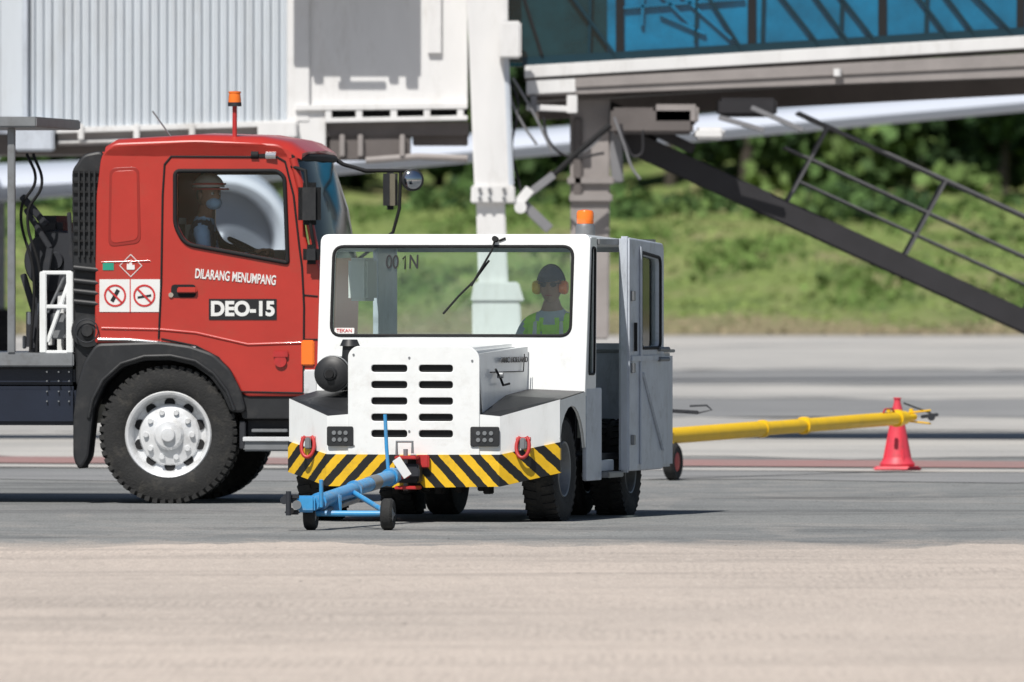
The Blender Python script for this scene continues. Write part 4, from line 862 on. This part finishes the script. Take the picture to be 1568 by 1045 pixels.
for x in (735,750,772):
    for y in (291,304): cyl('flange_bolt',J(x,y,-.43),J(x,y,-.39),.02,'steel',JB,seg=8)
box('bogie',(J(660,0).x,J(950,0).x),(129.2,131.4),(.55,.95),'cream',JB,.04)
for x in (690,770,850,915):
    wheel('bogie_wheel',(J(x,0).x,129.5,.48),AX_Y,.46,.35,.26,JB,bolts=8)
box('junction_box',(J(763,0).x,J(798,0).x),(129.45,129.63),(J(0,91).z,J(0,34).z),'cream',JB,.02); box('junction_stub',(J(768,0).x,J(778,0).x),(129.5,129.6),(J(0,34).z,J(0,-30).z),'cream',JB,.01)
for i,pts in enumerate((((772,95),(778,140),(800,190),(822,222)),((768,110),(792,150),(784,230),(800,300)),((785,120),(812,165),(830,200),(845,232)),((778,90),(773,180),(782,270)),((940,180),(955,220),(968,258),(980,275)),((985,200),(975,240),(958,220),(950,190)),((930,195),(905,225),(872,245)),((832,180),(840,215),(870,240),(925,235)))):
    tube('cable',[J(x,y,-.2) for x,y in pts],.014,'stair' if i%2 else 'rail',JB,smooth=True)
leg('rear_leg',(904,150),(904,520),62,58,'taupe',.4,.3); leg('rear_leg_flange',(905,270),(905,283),72,72,'taupe',.5,.25); leg('rear_leg_flange_b',(905,296),(905,310),66,66,'taupe',.5,.25); leg('rear_leg_face',(885,180),(885,300),14,14,'under',.1,.25)
leg('rear_leg_side',(942,170),(946,280),22,18,'rail',.4,.3)
beam('arm',J(806,300,-.3),J(848,268,-.3),.06,.08,'rail',JB); beam('arm_b',J(790,316,-.3),J(812,290,-.3),.08,.1,'cream',JB); beam('arm_c',J(794,306,-.25),J(842,352,-.25),.07,.1,'rail',JB); cyl('arm_pivot',J(797,318,-.4),J(797,318,-.1),.06,'cream',JB)
tube('strut',[J(846,270,-.2),J(880,238,-.2),J(925,200,-.2),J(935,192,-.2)],.03,'gap',JB)
def S1(x,y0,sl,dy=0): return J(x,y0+(x-800)*sl,dy)
xe=2300
hbeam('tunnel_glass',S1(930,-200,-.06,.05),S1(xe,-200,-.06,.05),(1.87,1.87),.03,'bglass',JB,0)
hbeam('tunnel_glass_dark',J(775,-200,.06),J(944,-200,.06),1.9,.03,'dglass',JB,0)
hbeam('tunnel_back_wall',S1(775,-200,-.06,2.6),S1(xe,-200,-.06,2.6),1.9,.1,'dglass',JB)
hbeam('tunnel_roof',S1(775,-215,-.06,-.05),S1(xe,-215,-.06,-.05),.12,2.8,'cream',JB)
hbeam('floor_beam_top',S1(803,101,-.06,-.06),S1(xe,101,-.06,-.06),(.125,.13),.25,'cream',JB); hbeam('floor_beam_ledge',S1(803,121,-.06,.0),S1(xe,121,-.06,.0),(.03,.03),.25,'under',JB)
hbeam('floor_beam_low',S1(806,125,-.05,-.02),S1(xe,125,-.05,-.02),(.15,.26),.25,'taupe',JB)
hbeam('floor_beam_web',S1(806,124,-.05,-.04),S1(882,124,-.05,-.04),.14,.02,'cream',JB)
hbeam('floor_beam_light',S1(880,124,-.055,-.045),S1(xe,124,-.055,-.045),(.10,.17),.03,'taupe',JB)
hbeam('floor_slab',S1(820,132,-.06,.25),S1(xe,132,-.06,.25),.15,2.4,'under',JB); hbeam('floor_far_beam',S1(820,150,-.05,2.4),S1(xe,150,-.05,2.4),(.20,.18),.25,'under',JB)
hbeam('hanger_plate',J(806,160,-.05),J(882,163,-.05),.06,.2,'cream',JB); hbeam('hanger_plate_b',J(868,146,-.07),J(884,146,-.07),.18,.05,'cream',JB); hbeam('hanger_plate_c',J(812,146,-.07),J(822,146,-.07),.18,.05,'rail',JB)
for x in (1282,1700): cyl('floor_lamp',S1(x,130,-.05,-.08),S1(x,141,-.05,-.08),.04,'cream',JB)
for x in (948,1150,1350,1562,1770,1980,2190): hbeam('mullion',S1(x-5,-200,-.06,.01),S1(x+7,-200,-.06,.01),1.9,.03,'gap',JB,.003)
def tr(x0,y0,x1,y1,w=.085,m='teal',dy=.025): beam('truss',J(x0,y0,dy),J(x1,y1,dy),w,.03,m,JB,.003)
for (a) in ((865,-20,948,92),(1075,-20,1140,82),(1185,-20,1262,78),(1230,-30,1310,78),(1268,-30,1348,72),(1395,-20,1460,66),(1430,-30,1500,62),(1470,-30,1560,60),(1600,-30,1690,52)): tr(*a)
for (a) in ((955,12,1140,-2),(985,-10,983,40),(1010,22,1080,52),(1000,-20,1060,40),(1040,-10,1120,60)): tr(*a,w=.035,m='bglass',dy=.02)
for x in (905,1068,1170,1290,1420): tr(x,-40,x-3,86 if x<1000 else 66,.045)
hbeam('glass_bottom_rail',S1(800,88,-.06,.0),S1(xe,88,-.06,.0),.09,.04,'teal',JB,.003)
tr(800,-10,830,85,.10,'gap')
for (x0,x1,y0,y1,m) in ((935,1062,165,205,'under'),(1000,1070,160,190,'taupe'),(1100,1190,150,178,'stair'),(1065,1110,195,214,'cream')):
    box('under_unit',(J(x0,0).x,J(x1,0).x),(130.0,131.2),(J(0,y1).z,J(0,y0).z),m,JB,.03)
for (a,b) in (((1150,165),(1230,200)),((1100,180),(1170,200))): beam('under_brace',J(*a,-.1),J(*b,-.1),.05,.05,'rail',JB)
ST=empty('service_stairs')
Sx=131.0
def Q(x,y,dy=0): return W(x,y,Sx)+Vector((0,dy,0))
sl=(482-200)/(1568-950)
def SL(x,off=0,dy=0): return Q(x,200+(x-950)*sl+off,dy)
for dy in (-.55,.55):
    a=SL(945,-8,dy); b=SL(2100,-8,dy)
    hbeam('stringer',a,b,.24,.06,'stair',ST,.01)
    tube('handrail',[SL(x,-150,dy) for x in (1220,1400,2100)],.017,'srail',ST); tube('mid_rail',[SL(x,-88,dy) for x in (1200,1400,2100)],.013,'srail',ST); tube('knee_rail',[SL(x,-46,dy) for x in (1220,1400,2100)],.011,'srail',ST)
    for x in (1205,1385,1570,1760,1950): beam('rail_post',SL(x,-8,dy),SL(x+62,-150,dy),.032,.03,'srail',ST)
for i in range(44):
    x=965+i*26; c=SL(x,0)
    box('tread',(c.x-.13,c.x+.13),(c.y-.5,c.y+.5),(c.z-.10,c.z-.07),'stair',ST,.003)
for x in (1000,1190,1380,1570): c=SL(x,22); beam('stringer_tie',c+Vector((0,-.52,0)),c+Vector((0,.52,0)),.06,.06,'stair',ST)
beam('stair_hanger',Q(955,180,-.5),Q(1062,230,-.5),.12,.1,'stair',ST); beam('stair_hanger_b',Q(930,170,.0),Q(1010,205,0.),.2,.2,'stair',ST)
beam('stair_foot',SL(2090,0),Vector((SL(2090,0).x,Sx,.0)),.12,1.0,'stair',ST)

# ================================================================= AIRPLANE beyond
AP=empty('airplane',(-7.9,174,0),R(8))
prof=[(0,0),(.35,.12),(.8,.55),(1.25,1.3),(1.6,2.3),(1.82,3.6),(1.9,5.),(1.9,26),(1.6,30),(.9,34),(.3,37),(0,37.3)]
T=Matrix.Translation((0,0,4.15))@Matrix.Rotation(-math.pi/2,4,'X'); lathe('fuselage',prof,64,T,'plane',AP)
def wing(name,pts,th,m):
    bm=bmesh.new(); s=[]
    for (x,yL,ch,z,t) in pts:
        sec=[(0,0),(.03,.35),(.15,.75),(.4,.9),(.7,.6),(1,.08),(.7,-.25),(.4,-.55),(.15,-.55),(.03,-.3)]
        s.append([bm.verts.new((x,yL+c*ch,z+h*t)) for c,h in sec])
    for a,b in zip(s,s[1:]):
        for i in range(10): bm.faces.new((a[i],a[(i+1)%10],b[(i+1)%10],b[i]))
    bm.faces.new(s[0]); bm.faces.new(s[-1]); mk(name,bm,m,AP)
for sg in (1,-1): wing('wing',[(sg*1.2,12,6.5,2.75,.40),(sg*5.5,14.2,4.2,3.0,.32),(sg*13,18,2.6,3.65,.27),(sg*21,22,1.7,4.35,.24)],0,'plane')
wing('tail_left',[(-.3,31,3,4.9,.2),(-6,35,1.4,5.4,.1)],0,'plane'); wing('tail_right',[(.3,31,3,4.9,.2),(6,35,1.4,5.4,.1)],0,'plane')
hexa('fin',[(-.15,28,5.4),(.15,28,5.4),(.15,35,5.4),(-.15,35,5.4),(-.05,34,11.5),(.05,34,11.5),(.05,36.5,11.5),(-.05,36.5,11.5)],'plane',AP,.05)
for sg in (1,-1):
    ex=sg*5.25
    T=Matrix.Translation((ex,9.2,2.05))@Matrix.Rotation(-math.pi/2,4,'X')
    lathe('engine_nacelle',[(.72,.5),(.74,.12),(.82,0),(.93,.05),(1.02,.35),(1.1,1.2),(1.05,2.4),(.8,3.6),(.55,4.4),(.5,4.4)],48,T,'plane',AP)
    lathe('engine_fan',[(0,.1),(.18,.35),(.72,.5),(.72,.6),(0,.62)],36,T,'planegrey',AP)
    hexa('pylon',[(ex-.12,10.5,2.8),(ex+.12,10.5,2.8),(ex+.12,15,2.7),(ex-.12,15,2.7),(ex-.1,12,3.2),(ex+.1,12,3.2),(ex+.1,15.5,3.15),(ex-.1,15.5,3.15)],'plane',AP,.03)
for sx_ in (-.2,.2): wheel('nose_wheel',(sx_,4,.38),AX_X,.38,.25,.18,AP,bolts=6)
cyl('nose_leg',(0,4,.4),(0,4,2.5),.1,'steel',AP)
for sx_ in (-2.8,2.8):
    wheel('main_wheel',(sx_,16.5,.55),AX_X,.55,.4,.26,AP,bolts=6); cyl('main_leg',(sx_,16.5,.5),(sx_,16.5,3),.12,'steel',AP)

# ================================================================= convert curves to meshes
bpy.context.view_layer.update(); dg=bpy.context.evaluated_depsgraph_get()
for o in [o for o in scene.objects if o.type in ('CURVE','FONT')]:
    me=bpy.data.meshes.new_from_object(o.evaluated_get(dg)); nm=o.name
    n_=bpy.data.objects.new(nm,me); scene.collection.objects.link(n_); n_.parent=o.parent; n_.matrix_local=o.matrix_local.copy()
    if o.data.bevel_depth>0 and len(me.polygons):
        me.polygons.foreach_set('use_smooth',[True]*len(me.polygons)); me.set_sharp_from_angle(angle=.7)
    bpy.data.objects.remove(o); n_.name=nm

# ================================================================= light, sky, camera
EL=R(54)
sd=Vector((-.36,-.93,0)).normalized()*math.cos(EL); sd.z=math.sin(EL)
ld=bpy.data.lights.new('sun','SUN'); ld.energy=5.0; ld.angle=R(.5); ld.color=(1,.965,.91)
lo=bpy.data.objects.new('sun',ld); lo.rotation_euler=sd.to_track_quat('Z','Y').to_euler(); scene.collection.objects.link(lo)
w=bpy.data.worlds.new('World'); scene.world=w; w.use_nodes=True; nt=w.node_tree
sk=nt.nodes.new('ShaderNodeTexSky'); sk.sky_type='NISHITA'; sk.sun_disc=False; sk.sun_elevation=EL; sk.sun_rotation=math.atan2(sd.x,sd.y)
bg=nt.nodes['Background']; bg.inputs[1].default_value=.06; nt.links.new(sk.outputs[0],bg.inputs[0])
cd=bpy.data.cameras.new('camera'); cam=bpy.data.objects.new('camera',cd); scene.collection.objects.link(cam); scene.camera=cam
cam.location=(0,0,HC); cam.rotation_euler=(R(90),0,0); cd.sensor_width=36; cd.lens=FL/1568*36; cd.shift_y=-122.5/1568
cd.clip_start=1; cd.clip_end=5000
cd.dof.use_dof=True; cd.dof.focus_distance=89; cd.dof.aperture_fstop=6.0
scene.view_settings.view_transform='Standard'; scene.view_settings.look='None'; scene.view_settings.exposure=0
